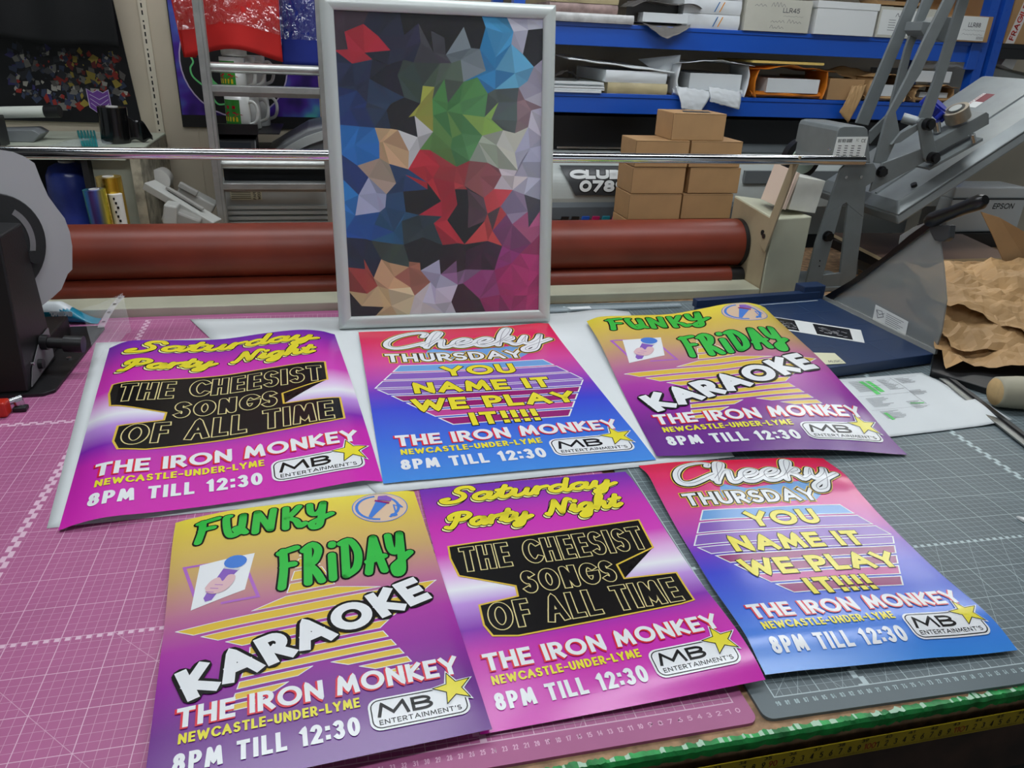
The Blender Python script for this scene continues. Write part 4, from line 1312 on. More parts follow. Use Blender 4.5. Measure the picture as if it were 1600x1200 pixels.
# rolls standing behind the roller
m_blueroll = mat('blue_wrapped_vinyl', (62, 84, 190), .25, var=.3, scale=9, bump=.25)
br = thing('wrapped_roll', 'fat blue cling wrapped roll in the dark opening of the cabinet', 'vinyl roll', (-109.4, 190, -1))
b = MB().lathe((-109.6, 186, 0), [(0, 22.4), (2.6, 22.2), (4.6, 21.2), (5.7, 19), (6.0, 15), (6.0, -.8)], n=40)
b.build('wrap', m_blueroll, br)
MB().ring((-109.6, 186, 22.2), (-109.6, 186, 22.7), 2.0, 1.4, n=24).build('core', m_core, br)


def holo(name, bands):
    m = bpy.data.materials.new(name); m.use_nodes = True
    nt = m.node_tree; p = nt.nodes['Principled BSDF']
    p.inputs['Metallic'].default_value = .75; p.inputs['Roughness'].default_value = .22
    tc = nt.nodes.new('ShaderNodeTexCoord'); s_ = nt.nodes.new('ShaderNodeSeparateXYZ'); r = nt.nodes.new('ShaderNodeValToRGB'); mp = nt.nodes.new('ShaderNodeMapRange')
    nt.links.new(tc.outputs['Object'], s_.inputs[0]); nt.links.new(s_.outputs[0], mp.inputs[0])
    mp.inputs[1].default_value = -.04; mp.inputs[2].default_value = .04
    nt.links.new(mp.outputs[0], r.inputs[0]); nt.links.new(r.outputs[0], p.inputs['Base Color'])
    e = r.color_ramp.elements
    while len(e) < len(bands): e.new(.5)
    for q, (x, c) in zip(e, bands): q.position = x; q.color = rgb(*c)
    return m


def standing_roll(x, y, r, z1, m, label, z0=-.3, lean=0.0):
    t = thing('foil_roll', label, 'foil roll', (x, y, z0))
    MB().ring((x, y, z0), (x + lean, y, z1), r, r * .45, n=40).build('foil', m, t)
    MB().ring((x, y, z0 + .1), (x + lean, y, z1 + .15), r * .45, r * .36, n=24).build('core', m_core, t)
    return t


p1 = atY(153, 296, 158); p2 = atY(172, 276, 164)
m_holo = holo('rainbow_foil', [(.0, (90, 220, 210)), (.22, (60, 130, 190)), (.36, (120, 96, 190)), (.5, (90, 120, 210)), (.6, (170, 180, 120)), (.7, (240, 220, 70)), (.8, (190, 120, 40)), (.9, (240, 226, 90)), (1, (200, 170, 60))])
m_gold = holo('gold_foil', [(.2, (230, 200, 120)), (.4, (120, 90, 20)), (.55, (236, 200, 70)), (.7, (180, 140, 40)), (.85, (230, 190, 80))])
standing_roll(p1.x, 158, 2.6, p1.z, m_holo, 'rainbow holographic foil roll standing upright behind the red roller', lean=-.9)
standing_roll(p2.x, 164, 3.0, p2.z, m_gold, 'gold foil roll standing behind the rainbow foil roll', lean=-.5)
lr = thing('label_roll', 'slim white printed roll between the rainbow and gold foil rolls', 'label roll', (p1.x + 3.6, 161, -.3))
p3 = atY(182, 303, 161)
MB().cyl((p3.x, 161, -.3), (p3.x - .3, 161, p3.z), 1.55, n=24).build('roll', m_core, lr)
b = MB()
for k in range(9):
    z = p3.z - 1.2 - k * 1.1
    b.box(p3.x - .6 + .3 * (k % 3), p3.x - .2 + .35 * (k % 3), 159.35, 159.5, z, z + .6)
b.build('print_marks', m_black, lr)

# grey plastic printer trays leaning by the wall
m_gplast = mat('pale_grey_plastic', (178, 178, 172), .45)
m_gplast2 = mat('warm_grey_plastic', (150, 148, 142), .5)
t = thing('printer_tray', 'long pale grey plastic tray sloping down towards the ladder', 'plastic tray', (-80, 168, 0))
MB().bar(atY(232, 288, 172), atY(338, 350, 166), 5, 2.0).build('tray', m_gplast, t, bevel=.2)
MB().bar(atY(262, 300, 171) + V(0, 0, 1.2), atY(318, 334, 167) + V(0, 0, 1.2), 1.2, .5).build('rib', m_gplast2, t)
t = thing('printer_cover', 'boxy grey plastic printer cover lying behind the sloping tray', 'plastic cover', (-76, 176, 0))
MB().obox(atY(306, 314, 177), (10, 6, 4.5), Matrix.Rotation(.55, 3, 'Y'), 0).build('shell', m_gplast, t, bevel=.4)
MB().obox(atY(296, 300, 175) + V(0, -1, 1), (5, 2, 1.4), Matrix.Rotation(.55, 3, 'Y'), 0).build('latch', m_gplast2, t, bevel=.2)
t = thing('printer_duct', 'crumpled grey plastic duct at the foot of the sloping tray', 'plastic duct', (-80, 164, 0))
MB().obox(atY(285, 342, 164), (9, 5, 4), Matrix.Rotation(.4, 3, 'Y')).build('duct', m_gplast2, t, bevel=.6)
MB().obox(atY(268, 333, 163), (3.2, 5.6, 5.2), Matrix.Rotation(.2, 3, 'Y')).build('collar', m_gplast, t, bevel=.5)
t = tag(MB().cyl(atY(247, 283, 196) + V(0, 6, 0), atY(247, 283, 189), 3.2, n=28).build('paper_roll', m_core), 'white paper roll end poking out behind the cabinet corner', 'paper roll')

# ---------------------------------------------------------------- wall art and hanging clothes
m_bposter = mat('black_poster_print', (26, 26, 30), .35, var=.3, scale=6)
W2 = WY - .4
po = MB()
qq = [atY(-60, -60, W2), atY(172, -20, W2), atY(222, 193, W2), atY(-60, 186, W2)]
for p in qq: p.y = W2
po.slab(qq, (0, -.5, 0))
sfp = lambda u, v, off: (qq[0].lerp(qq[1], u / 100)).lerp(qq[3].lerp(qq[2], u / 100), v / 100) + V(0, -.5 - off, 0)
random.seed(11)
acols = [(116, 114, 108), (74, 74, 78), (140, 44, 36), (150, 132, 56), (52, 46, 96), (92, 88, 84), (54, 62, 84), (100, 34, 32), (160, 156, 146), (44, 44, 50)]
am = [mat('abstract_print_%d' % i, c, .4) for i, c in enumerate(acols)]
for k in range(300):
    u = random.uniform(28, 95); v = random.uniform(48, 90)
    if v > 84 and (u < 45 or u > 88): continue
    r = random.uniform(.8, 3.6); a0 = random.uniform(0, 6.3)
    g = [(u + r * random.uniform(.4, 1.2) * math.cos(a0 + t_), v + r * 1.3 * random.uniform(.4, 1.2) * math.sin(a0 + t_)) for t_ in (0, 1.4, 3.0, 4.6)]
    ci = random.choice([0, 1, 5, 9, 9, 8, 6]) if random.random() < .62 else (random.choice([2, 7, 3]) if u > 62 else random.choice([4, 6, 2]))
    po.add([sfp(x, y, .02 + k * .0006) for x, y in g], [(0, 1, 2, 3)], 1 + ci)
shield = [(71.5, 75), (75, 77.5), (78, 75.5), (81, 77.5), (84.5, 75), (84.5, 88.5), (78.3, 94.5), (72, 88.5)]
ink_fill(po, sfp, shield, .32, 12, cell=30); ink_strokes(po, sfp, outline(shield), .5, .36, 11, step=9)
for d in (0, 3.2, 6.4):
    ink_strokes(po, sfp, [[(73.2, 79 + d), (78.2, 82.5 + d * 1.3), (83.4, 79 + d)]], .5, .37, 11, step=9)
pob = po.build('wall_poster', [m_bposter] + am + [mat('pale_lilac_print', (190, 176, 206), .4), mat('purple_print', (112, 66, 150), .4)])
tag(pob, 'dark wall poster of grey, red and purple shapes above the pale metal cabinet', 'poster')
m_bcloth = mat('black_cotton', (18, 19, 20), .85, var=.2, scale=5)


def cloth(fn, name, label, m, cat, nu=30, nv=24, solid=.15):
    o = MB().grid(fn, nu, nv).build(name, m, solid=solid)
    return tag(o, label, cat)


c0, c1 = atY(-60, 55, 205), atY(186, 77, 205)
cloth(lambda a, c: V(c0.x + (c1.x - c0.x) * a + .0 * c, 206.5 + .9 * math.sin(a * 17) * (1 - .3 * c), 86 + (c0.z + (c1.z - c0.z) * a - 86) * c + .4 * math.sin(a * 9) * c), 'black_garment', 'black cloth garment hanging over the top of the dark wall poster', m_bcloth, 'garment', 60, 20)
rail_ = MB().cyl((-150, 206.5, 87), (-84, 206.5, 87), 1.2, n=20)
for x in (-145, -96):
    rail_.cyl((x, 206.5, 87), (x, WY + 1, 87), .9, n=12)
tag(rail_.build('garment_rail', m_steel), 'steel clothes rail above the dark wall poster, out of the top of the photo', 'rail')

rail_ = MB().cyl((-90, 180.4, 87), (-20, 180.4, 87), 1.0, n=20)
for x in (-80, -24):
    rail_.cyl((x, 180.4, 87), (x, WY + 1, 87), .9, n=12)
tag(rail_.build('garment_rail', m_steel), 'steel rail carrying the red and blue bagged shirts, out of the top of the photo', 'rail')
# purple poster behind the ladder
m_gal = bpy.data.materials.new('violet_nebula_print'); m_gal.use_nodes = True
nt = m_gal.node_tree; p_ = nt.nodes['Principled BSDF']; p_.inputs['Roughness'].default_value = .3
tc = nt.nodes.new('ShaderNodeTexCoord'); n_ = nt.nodes.new('ShaderNodeTexNoise'); n_.inputs['Scale'].default_value = 9; r_ = nt.nodes.new('ShaderNodeValToRGB')
nt.links.new(tc.outputs['Object'], n_.inputs['Vector']); nt.links.new(n_.outputs['Fac'], r_.inputs[0]); nt.links.new(r_.outputs[0], p_.inputs['Base Color'])
e = r_.color_ramp.elements; e.new(.5); e.new(.6)
for q, (x, c) in zip(e, [(.38, (40, 24, 90)), (.5, (76, 40, 150)), (.62, (80, 110, 190)), (.72, (90, 190, 190))]): q.position = x; q.color = rgb(*c)
m_pgreen = mat('neon_green_print', (110, 210, 130), .3); m_plil = mat('pale_lilac_print', (190, 176, 206), .4)
b = MB()
g0, g1, g2, g3 = atY(256, -30, W2), atY(500, -30, W2), atY(505, 196, W2), atY(284, 198, W2)
z1 = g3.z
b.box(-83.6, -42, W2 - .5, W2, z1, 80, 1)
b.box(-83.3, -42, W2 - .56, W2 - .5, z1 + 3.6, 80, 0)
sfg = flat((-66.5, W2 - .58, 47.5), (1, 0, 0), (0, 0, -1), (0, -1, 0))
ink_fill(b, sfg, [(15.4 * math.cos(math.radians(a)), 15.6 * math.sin(math.radians(a))) for a in range(0, 360, 8)], .02, 1, cell=50)
ink_strokes(b, sfg, [arc(0, 0, 15.5, 15.6, 0, 360, 40)], .4, .04, 3, step=9)
random.seed(4)
pa = [((12.2 + 1.2 * random.uniform(-1, 1)) * math.cos(math.radians(a)), (12.6 + 1.2 * random.uniform(-1, 1)) * math.sin(math.radians(a))) for a in range(90, 290, 9)]
ink_strokes(b, sfg, [smooth(pa)], .5, .05, 2, step=9)
pa = [((8.6 + .6 * random.uniform(-1, 1)) * math.cos(math.radians(a)), (9.6 + .6 * random.uniform(-1, 1)) * math.sin(math.radians(a))) for a in range(90, 290, 9)]
ink_strokes(b, sfg, [smooth(pa)], 1.4, .05, 2, step=9)
ink_fill(b, sfg, [(6.8 * math.cos(math.radians(a)), 7.8 * math.sin(math.radians(a))) for a in range(0, 360, 12)], .06, 1, cell=50)
tag(b.build('wall_poster', [m_gal, m_dark, m_pgreen, m_plil]), 'purple space poster with a dark green-ringed disc behind the ladder', 'poster')

m_redc = mat('red_cotton', (206, 26, 20), .75, var=.12, scale=5)
m_bluec = mat('royal_blue_cotton', (16, 40, 140), .75, var=.15, scale=5)
m_crinkle = bpy.data.materials.new('crinkled_polybag'); m_crinkle.use_nodes = True
nt = m_crinkle.node_tree
gl_ = nt.nodes.new('ShaderNodeBsdfGlossy'); gl_.inputs['Roughness'].default_value = .16
tr_ = nt.nodes.new('ShaderNodeBsdfTransparent'); mx_ = nt.nodes.new('ShaderNodeMixShader'); mx_.inputs[0].default_value = .16
tc = nt.nodes.new('ShaderNodeTexCoord'); n_ = nt.nodes.new('ShaderNodeTexNoise'); n_.inputs['Scale'].default_value = 38; n_.inputs['Detail'].default_value = 3
bp_ = nt.nodes.new('ShaderNodeBump'); bp_.inputs['Strength'].default_value = 1.0; bp_.inputs['Distance'].default_value = .02
nt.links.new(tc.outputs['Object'], n_.inputs['Vector']); nt.links.new(n_.outputs['Fac'], bp_.inputs['Height']); nt.links.new(bp_.outputs['Normal'], gl_.inputs['Normal'])
nt.links.new(tr_.outputs[0], mx_.inputs[1]); nt.links.new(gl_.outputs[0], mx_.inputs[2]); nt.links.new(mx_.outputs[0], nt.nodes['Material Output'].inputs[0])


def shirt(x0, x1, y, zb, m, label, ph, hem):
    t = thing('bagged_shirt', label, 'shirt', ((x0 + x1) / 2, y, zb), 'bagged shirts on the rail')
    f = lambda off: (lambda a, c: V(x0 + (x1 - x0) * a + .6 * math.sin(c * 5 + ph) * (a - .5), y - off + .8 * math.sin(a * 8 + ph) * c + .6 * nz(a * 3, c * 3, ph), 86 + (zb + hem(a) - 86) * c))
    MB().grid(f(0), 30, 24).build('fabric', m, t, solid=.4)
    g = f(1.0)
    k = lambda a, c: g(a * 1.06 - .03, c * .82) + V(0, .9 * nz(a * 8, c * 11, ph) + .75 * nz(a * 21, c * 24, ph + 3), 0)
    MB().grid(k, 60, 40).build('clear_bag', m_crinkle, t)
    return t


rs0, rs1 = atY(286, 90, 179), atY(443, 92, 179)
shirt(rs0.x, rs1.x, 179.6, rs0.z, m_redc, 'bright red bagged shirt hanging behind the ladder', 0.4, lambda a: 2.6 * max(0, math.sin(a * 3.14)) ** 1.5 - .2 * a)
bs0, bs1 = atY(438, 104, 180), atY(512, 104, 180)
shirt(bs0.x + .6, bs1.x + 6, 182.6, bs0.z, m_bluec, 'royal blue bagged shirt hanging right of the red one', 1.7, lambda a: 0)
sl0, sl1 = atY(262, 20, 181), atY(305, 95, 181)
cloth(lambda a, c: V(sl0.x - 1 + 4.4 * a + 3.4 * c * (1 - .35 * a), 181.4 + .5 * math.sin(a * 6), 86 + (sl1.z + .8 - 86) * c), 'shirt_sleeve', 'red shirt sleeve hanging left of the ladder stile', m_redc, 'sleeve', 10, 12)

# ---------------------------------------------------------------- printer behind the ladder with mugs on it
m_pgrey = mat('printer_grey', (112, 114, 116), .4); m_plight = mat('printer_light_grey', (176, 180, 178), .4); m_pblack = mat('printer_black', (26, 27, 30), .35)
pr = thing('wide_printer', 'grey and black wide format printer behind the ladder', 'printer', (-48, 190, -90))
X0, X1 = -71.5, -24
MB().box(X0 + 2, X1, 181, 211, -90, 11).build('cabinet_body', m_plight, pr)
MB().box(X0 + 1, X1, 179, 211, 10, 17.5).build('paper_drawer', m_plight, pr, bevel=.4)
b = MB()
for k in range(4):
    b.box(X0 + 3, X1, 178.2, 179.2, 6.4 + k * 1.5, 7.3 + k * 1.5)
b.build('vent_slats', m_plight, pr)
MB().box(X0 + 2, X1, 186, 211, 17.5, 24).build('output_slot', m_pblack, pr)
MB().box(X0 + 1.6, X1, 181, 211, 22.4, 25).build('deck', m_pblack, pr, bevel=.5)
MB().slab([(X0 + 14, 185, 25), (X1, 185, 25), (X1, 185, 35), (X0 + 36, 185, 34.5), (X0 + 26, 185, 32), (X0 + 19, 185, 28)], (0, 26, 0)).build('roll_cover', m_pgrey, pr, bevel=.6)
b = MB()
cv = smooth([(X0 + 17, 25.2), (X0 + 22, 28.4), (X0 + 28, 31.0), (X0 + 36, 33.0), (X1, 33.8)])
b.slab([(x, 183.6, z) for x, z in cv] + [(x + .6, 183.6, z - 2.2) for x, z in reversed(cv)], (0, 1.6, 0))
b.build('silver_trim', m_plight, pr)
ctl = MB().hexa([(X0 + .6, 177.5, 25), (X0 + 12.2, 177.5, 25), (X0 + 12.2, 188, 25), (X0 + .6, 188, 25), (X0 + .6, 180, 29.6), (X0 + 12.2, 180, 29.6), (X0 + 12.2, 188, 31), (X0 + .6, 188, 31)]).build('control_panel', m_pblack, pr, bevel=.4)
MB().slab([(X0 + 2, 177.9, 26), (X0 + 10.8, 177.9, 26), (X0 + 10.8, 179.3, 28.8), (X0 + 2, 179.3, 28.8)], (0, -.2, .1)).build('screen', mat('dark_screen', (44, 47, 54), .15), ctl)
lab = MB().box(X0 + 4, X0 + 12.4, 178.82, 179, 13.4, 16.6)
lo = lab.build('paper_weight_label', mat('yellowed_label', (206, 204, 178), .6), pr)
b = MB()
sfl = flat((X0 + 4, 178.8, 16.6), (1, 0, 0), (0, 0, -1), (0, -1, 0))
for k in range(5):
    ink_strokes(b, sfl, [[(.4, .5 + k * .55), (5.4, .5 + k * .55)]], .16, .01, 0, step=9)
for txt, u in (('PAPER', 6.9), ('WEIGHT', 8.1)):
    t_ = layout(txt, 0, 3.0 if txt == 'PAPER' else 3.1, 0, .8, .12, track=.5)
    t_ = [[(u + y, 3.1 - x) for x, y in p] for p in t_]
    ink_strokes(b, sfl, t_, .12, .01, 0)
b.build('lettering', m_black, lo)

m_mug = mat('white_glazed_ceramic', (214, 216, 212), .2, spec=.6)
m_mgreen = mat('mug_green_print', (52, 140, 50), .25); m_mred = mat('mug_red_print', (170, 26, 40), .25); m_myel = mat('mug_yellow_print', (220, 196, 40), .25)
RM = 3.3


def mug(x, y, z, label, printed=True, hd=-.35):
    t = thing('mug', label, 'mug', (x, y, z), 'printed mugs on the printer')
    b_ = MB().lathe((x, y, z), [(0, .1), (RM * .9, 0), (RM, .3), (RM, 9.4), (RM - .3, 9.5), (RM - .35, 9.2), (RM - .4, .6), (0, .55)], n=40)
    b_.build('body', m_mug, t)
    h = [(RM - .1, 7.8), (RM + 1.2, 7.9), (RM + 2.2, 6.6), (RM + 2.3, 4.6), (RM + 1.6, 2.8), (RM - .1, 2.0)]
    MB().tube([(x + r * math.cos(hd), y + r * math.sin(hd), z + q) for r, q in smooth(h)], .45, n=10).build('handle', m_mug, t)
    if printed:
        cyl_ = lambda u, v, off: V(x + (RM + .03 + off) * math.sin(u), y - (RM + .03 + off) * math.cos(u), z + v)
        b_ = MB()
        b_.grid(lambda a, c: cyl_(-1.5 + a * 1.75, 1.5 + c * 7.0, 0), 16, 2, 0)
        for dx in (0, .52):       # two seated figures back to back
            d = -.75 + dx
            s_ = -1 if dx == 0 else 1
            for pth, w in (([(d, 6.4), (d, 6.6)], .24), ([(d, 5.6), (d + .05 * s_, 4.6)], .26), ([(d, 5.4), (d + .24 * s_, 4.6), (d + .3 * s_, 4.2)], .12), ([(d, 4.4), (d + .3 * s_, 5.0), (d + .62 * s_, 4.2)], .16)):
                vs_ = []
                for (u, v) in pth:
                    vs_ += [cyl_(u - w / 2, v, .05), cyl_(u + w / 2, v, .05)]
                vs_[0] += V(0, 0, -.25); vs_[1] += V(0, 0, -.25); vs_[-1] += V(0, 0, .35); vs_[-2] += V(0, 0, .35)
                b_.add(vs_, [(2 * i, 2 * i + 1, 2 * i + 3, 2 * i + 2) for i in range(len(pth) - 1)], 1)
        kl = layout('KAPPA', 0, 1.25, 0, 1.2, .16, track=.5)
        ink_strokes(b_, lambda u, v, off: cyl_(-1.2 + u, 2.9 - v, .05), kl, .13, 0, 2, step=.4)
        b_.build('logo_print', [m_mgreen, m_mred, m_myel], t)
    return t


MZ = 31.2
mg = atY(374, 186, 183)
mug(-63.6, 184, MZ, 'white mug with a green logo panel, bottom of the stack beside the ladder')
mug(-63.9, 184.1, MZ + 9.62, 'white mug with a green logo panel stacked on another mug, seen between the ladder rungs', hd=.0)
mug(-61.6, 191.6, MZ, 'white mug just behind the bottom logo mug, its handle showing', False, -.2)
mug(-61.8, 191.6, MZ + 9.62, 'white mug just behind the upper logo mug', False, -.2)
mug(-59.6, 199.4, MZ, 'white mug deepest of the lower row', False, -.2)
mug(-59.8, 199.4, MZ + 9.62, 'white mug deepest of the upper row', False, -.2)
mug(-63.2, 184.2, MZ + 19.24, 'topmost white mug of the front stack, mostly hidden by the red shirt', False, .2)
sh_ = MB().box(-69.5, -53, 180.6, 206, MZ - .25, MZ - .01).box(-69.5, -58.5, 179.2, 180.6, MZ - .25, MZ + 2.4)
tag(sh_.build('mug_tray', m_dark), 'black plastic tray carrying the white mugs on top of the printer', 'tray')

# ---------------------------------------------------------------- aluminium ladder
m_alu = mat('brushed_aluminium', (186, 188, 184), .38, metal=.75, var=.08, scale=30)
ld = thing('step_ladder', 'aluminium ladder standing behind the roller between the cabinet and the picture frame', 'ladder', (-53, 173, -90))
XL, XR, LY_ = -69.0, -41.3, 171.0
for x0, s_ in ((XL - 1.4, 1), (XR, 1)):
    b = MB().box(x0, x0 + 1.5, LY_, LY_ + 5.5, -90, 96)
    b.box(x0 + 1.5, x0 + 2.3, LY_ + .2, LY_ + .7, -90, 96).box(x0 + 1.5, x0 + 2.3, LY_ + 2.3, LY_ + 2.8, -90, 96)
    b.build('stile', m_alu, ld, bevel=.1)


def rung(u, v, kind):
    z = atY(u, v, LY_ + 2).z
    if kind == 'r':
        MB().cyl((XL, LY_ + 3.4, z), (XR, LY_ + 3.4, z), 1.25, n=24).build('rung', m_alu, ld)
    else:
        MB().box(XL, XR, LY_ + .4, LY_ + 4.6, z - .8, z + .8).box(XL, XR, LY_ + 3.4, LY_ + 4.6, z - 2.0, z - .8).build('tread', m_alu, ld, bevel=.1)


rung(410, 108, 'r'); rung(410, 140, 't'); rung(410, 258, 'r'); rung(410, 290, 't')
z_ = atY(410, 290, LY_).z - atY(410, 140, LY_).z
for k in (1, 2, 3):
    for v, kd in ((258, 'r'), (290, 't')):
        z = atY(410, v, LY_ + 2).z + z_ * k
        MB().box(XL, XR, LY_ + 1, LY_ + 4.4, z - .8, z + .8).build('rung', m_alu, ld)
# ---------------------------------------------------------------- blue shelving rack
m_blu = mat('rack_blue_enamel', (22, 84, 188), .3, spec=.6)
m_shelf = mat('chipboard_shelf', (150, 130, 104), .8, var=.15)
rk = thing('shelving_rack', 'blue steel shelving rack loaded with paper along the back wall', 'shelving', (90, 196, -90))
RX0, RX1 = 12.0, 169.5


def beam(z0, z1):
    b_ = MB().box(RX0, RX1 - 3, 180, 181.2, z0, z1 - 1.0).box(RX0, RX1 - 3, 179.7, 182.5, z1 - 1.1, z1)
    b_.box(RX0, RX1 - 3, 211, 212.5, z0, z1)
    b_.build('beam', m_blu, rk, bevel=.12)
    MB().box(RX0, RX1 - 3, 182.5, 211, z1 - 2, z1 - .1).build('shelf_board', m_shelf, rk)


for z0, z1 in ((56.8, 62.8), (38.6, 44.2), (-46, -40), (81, 87)):
    beam(z0, z1)
for x in (RX0, RX1 - 3):
    for y in (180, 209):
        b = MB().box(x, x + 3.2, y - .4, y + 3, -90, 120)
        for k in range(60):
            z = -60 + k * 3
            b.box(x + 1.1, x + 2.1, y - .5, y - .38, z, z + .9)
        b.build('upright', m_blu, rk)
for zz in (62.7, 41):
    b = MB().box(RX1 - 6.4, RX1 - 2.8, 179.2, 180.4, zz - 8, zz)
    b.build('beam_clip', m_blu, rk, bevel=.15)
# next bay's upright
r2 = thing('shelving_rack', 'next blue rack upright at the far right edge carrying the FRAGILE taped box', 'shelving', (190, 196, -90))
b = MB().box(171.6, 174.8, 179.6, 183, -90, 120)
for k in range(60):
    b.box(172.7, 173.7, 179.5, 179.7, -60 + k * 3, -59.1 + k * 3)
b.build('upright', m_blu, r2)
MB().box(174.8, 240, 180.4, 181.4, 58.4, 62.6).box(174.8, 240, 180.0, 212, 61.6, 62.8).build('beam', m_dark, r2)

# ---------------------------------------------------------------- stock on the top shelf (z = 62.8)
m_kraft = mat('kraft_board', (186, 146, 100), .7, var=.06, scale=12)
m_kraftd = mat('kraft_board_side', (176, 132, 84), .7, var=.06, scale=12)
m_gw = mat('greyish_white_card', (206, 204, 190), .6, var=.04, scale=10)
m_white = mat('bright_white_card', (228, 230, 228), .55)
m_wrap = mat('white_ream_wrap', (226, 230, 232), .3, var=.04, scale=18, bump=.2)
m_lab = mat('white_label', (232, 234, 230), .5)
m_gink = mat('grey_ink', (92, 92, 96), .6)
TOPZ, LOWZ = 62.84, 44.24


def words(b_, sf, items, m=0):
    for txt, x0, x1, base, h, w in items:
        ink_strokes(b_, sf, layout(txt, x0, x1, base, h, w, track=.55), w, .012, m)


def scribble(b_, sf, x0, x1, y, h, m=0, w=.09, seed=1):
    rnd = random.Random(seed)
    n = int((x1 - x0) / .55)
    ink_strokes(b_, sf, [smooth([(x0 + (x1 - x0) * i / n, y - (h if i % 2 else 0) * rnd.uniform(.3, 1)) for i in range(n + 1)], 3)], w, .012, m)


def carton(x0, x1, z1, label, m=m_gw, y=179.0, z0=TOPZ, depth=30, nm='carton', cat='box', lid=None):
    t = thing(nm, label, cat, ((x0 + x1) / 2, y + depth / 2, z0))
    MB().box(x0, x1, y, y + depth, z0, z1).build('body', m, t, bevel=.12)
    return t, flat((x0, y - .02, z1), (1, 0, 0), (0, 0, -1), (0, -1, 0))


t, sf = carton(81.9, 103.4, 71.6, 'grey-white label box marked LLR45 with handwriting on its end')
b = MB()
words(b, sf, [('LLR45', 12, 17.6, 3.5, 1.3, .2)])
scribble(b, sf, 12.4, 19, 4.5, .3, w=.05, seed=3); scribble(b, sf, 8, 12.6, 2.0, 1.2, seed=5); scribble(b, sf, 2.6, 6.4, 2.1, .7, seed=9)
scribble(b, sf, 8.5, 13, 6.2, 1.0, seed=7); scribble(b, sf, 14, 18.6, 6.2, 1.0, seed=8); scribble(b, sf, 8.4, 13, 7.8, .9, seed=2)
b.build('print', [m_gink], t)
t, sf = carton(105.0, 125.6, 71.4, 'plain white paper box right of the LLR45 label box', m_white, y=178.4)
MB().box(104.6, 126, 178.2, 209, 70.0, 71.9).build('lid', m_white, t, bevel=.1)
t, sf = carton(126.8, 149, 71.4, 'white paper box partly hidden behind the grey press arms', m_gw)
MB().box(127.4, 143, 178.9, 179.0, 63.6, 70.6).build('label', m_lab, t)
b = MB(); scribble(b, flat((127, 178.85, 71.4), (1, 0, 0), (0, 0, -1), (0, -1, 0)), 5.5, 9, 2.6, 1.0, w=.16)
for k in range(5):
    ink_strokes(b, flat((127, 178.85, 71.4), (1, 0, 0), (0, 0, -1), (0, -1, 0)), [[(3.5, 3.6 + k * .7), (5.8, 3.6 + k * .7)]], .12, .01, 0, step=9)
b.build('print', [m_gink], t)
t, sf = carton(152.5, 166.3, 70.2, 'brown box with a white LLR88 label beside the blue rack upright', m_kraft, y=176.8, depth=12)
MB().box(152.6, 164.4, 176.65, 176.8, 63.2, 70.0).build('label', m_lab, t)
b = MB()
sf = flat((152.5, 176.62, 70.2), (1, 0, 0), (0, 0, -1), (0, -1, 0))
words(b, sf, [('LLR88', 5, 9.6, 3.2, 1.3, .2)])
scribble(b, sf, 3.4, 11.6, 4.2, .35, w=.05); scribble(b, sf, 3.4, 11, 5.4, .4, w=.06)
for k in range(9):
    ink_strokes(b, sf, [[(9.2 + k * .3, 5.8), (9.2 + k * .3, 6.6)]], .1, .01, 0, ends=False)
b.build('print', [m_gink], t)
carton(153, 166, 78, 'plain brown box standing behind the LLR88 box', m_kraftd, y=190, depth=18)
p0 = atY(1385, 14, 186)
tag(MB().slab([(126.5, 180, 71.95), (140, 180, 71.95), (144, 182, 73.2), (128, 184, 73.3)], (1, 10, .3)).build('envelope', m_kraft), 'brown padded envelope lying on the white box behind the press arms', 'envelope')
tag(MB().grid(lambda a, c: V(82.6 + 18.6 * a, 180 + 14 * c, 71.75 + 1.6 * math.sin(a * 3.1) * (1 - c * .3) + .3 * nz(a * 9, c * 9)), 24, 12).build('bubble_pack', clear('silver_film', (190, 200, 208), .7, .2)), 'silvery plastic packet lying on the LLR45 label box', 'packet')

m_sblue = mat('stripe_blue', (40, 110, 170), .35); m_sor = mat('stripe_orange', (230, 150, 40), .35)


def ream(x0, x1, y, z0, h, label, group=None, stripes=True, m=None, nm='paper_ream'):
    t = thing(nm, label, 'paper ream', ((x0 + x1) / 2, y + 14, z0), group)
    b_ = MB()
    b_.grid(lambda a, c: V(x0 + (x1 - x0) * a, y + .35 * math.sin(c * 3.14) * -1 + .12 * nz(a * 7, c * 5, z0), z0 + h * c), 16, 6, 0, True)
    b_.box(x0, x1, y, y + 29, z0, z0 + h)
    b_.build('wrapper', m or m_wrap, t)
    if stripes:
        s_ = MB()
        for k, dx in ((0, 0), (1, 1.6)):
            xx = x0 + (x1 - x0) * .52 + dx
            s_.slab([(xx, y - .5, z0 + h * .15), (xx + .3, y - .5, z0 + h * .15), (xx + 1.6, y - .5, z0 + h * .85), (xx + 1.3, y - .5, z0 + h * .85)], (0, .05, 0), k)
        s_.build('stripes', [m_sblue, m_sor], t)
    return t


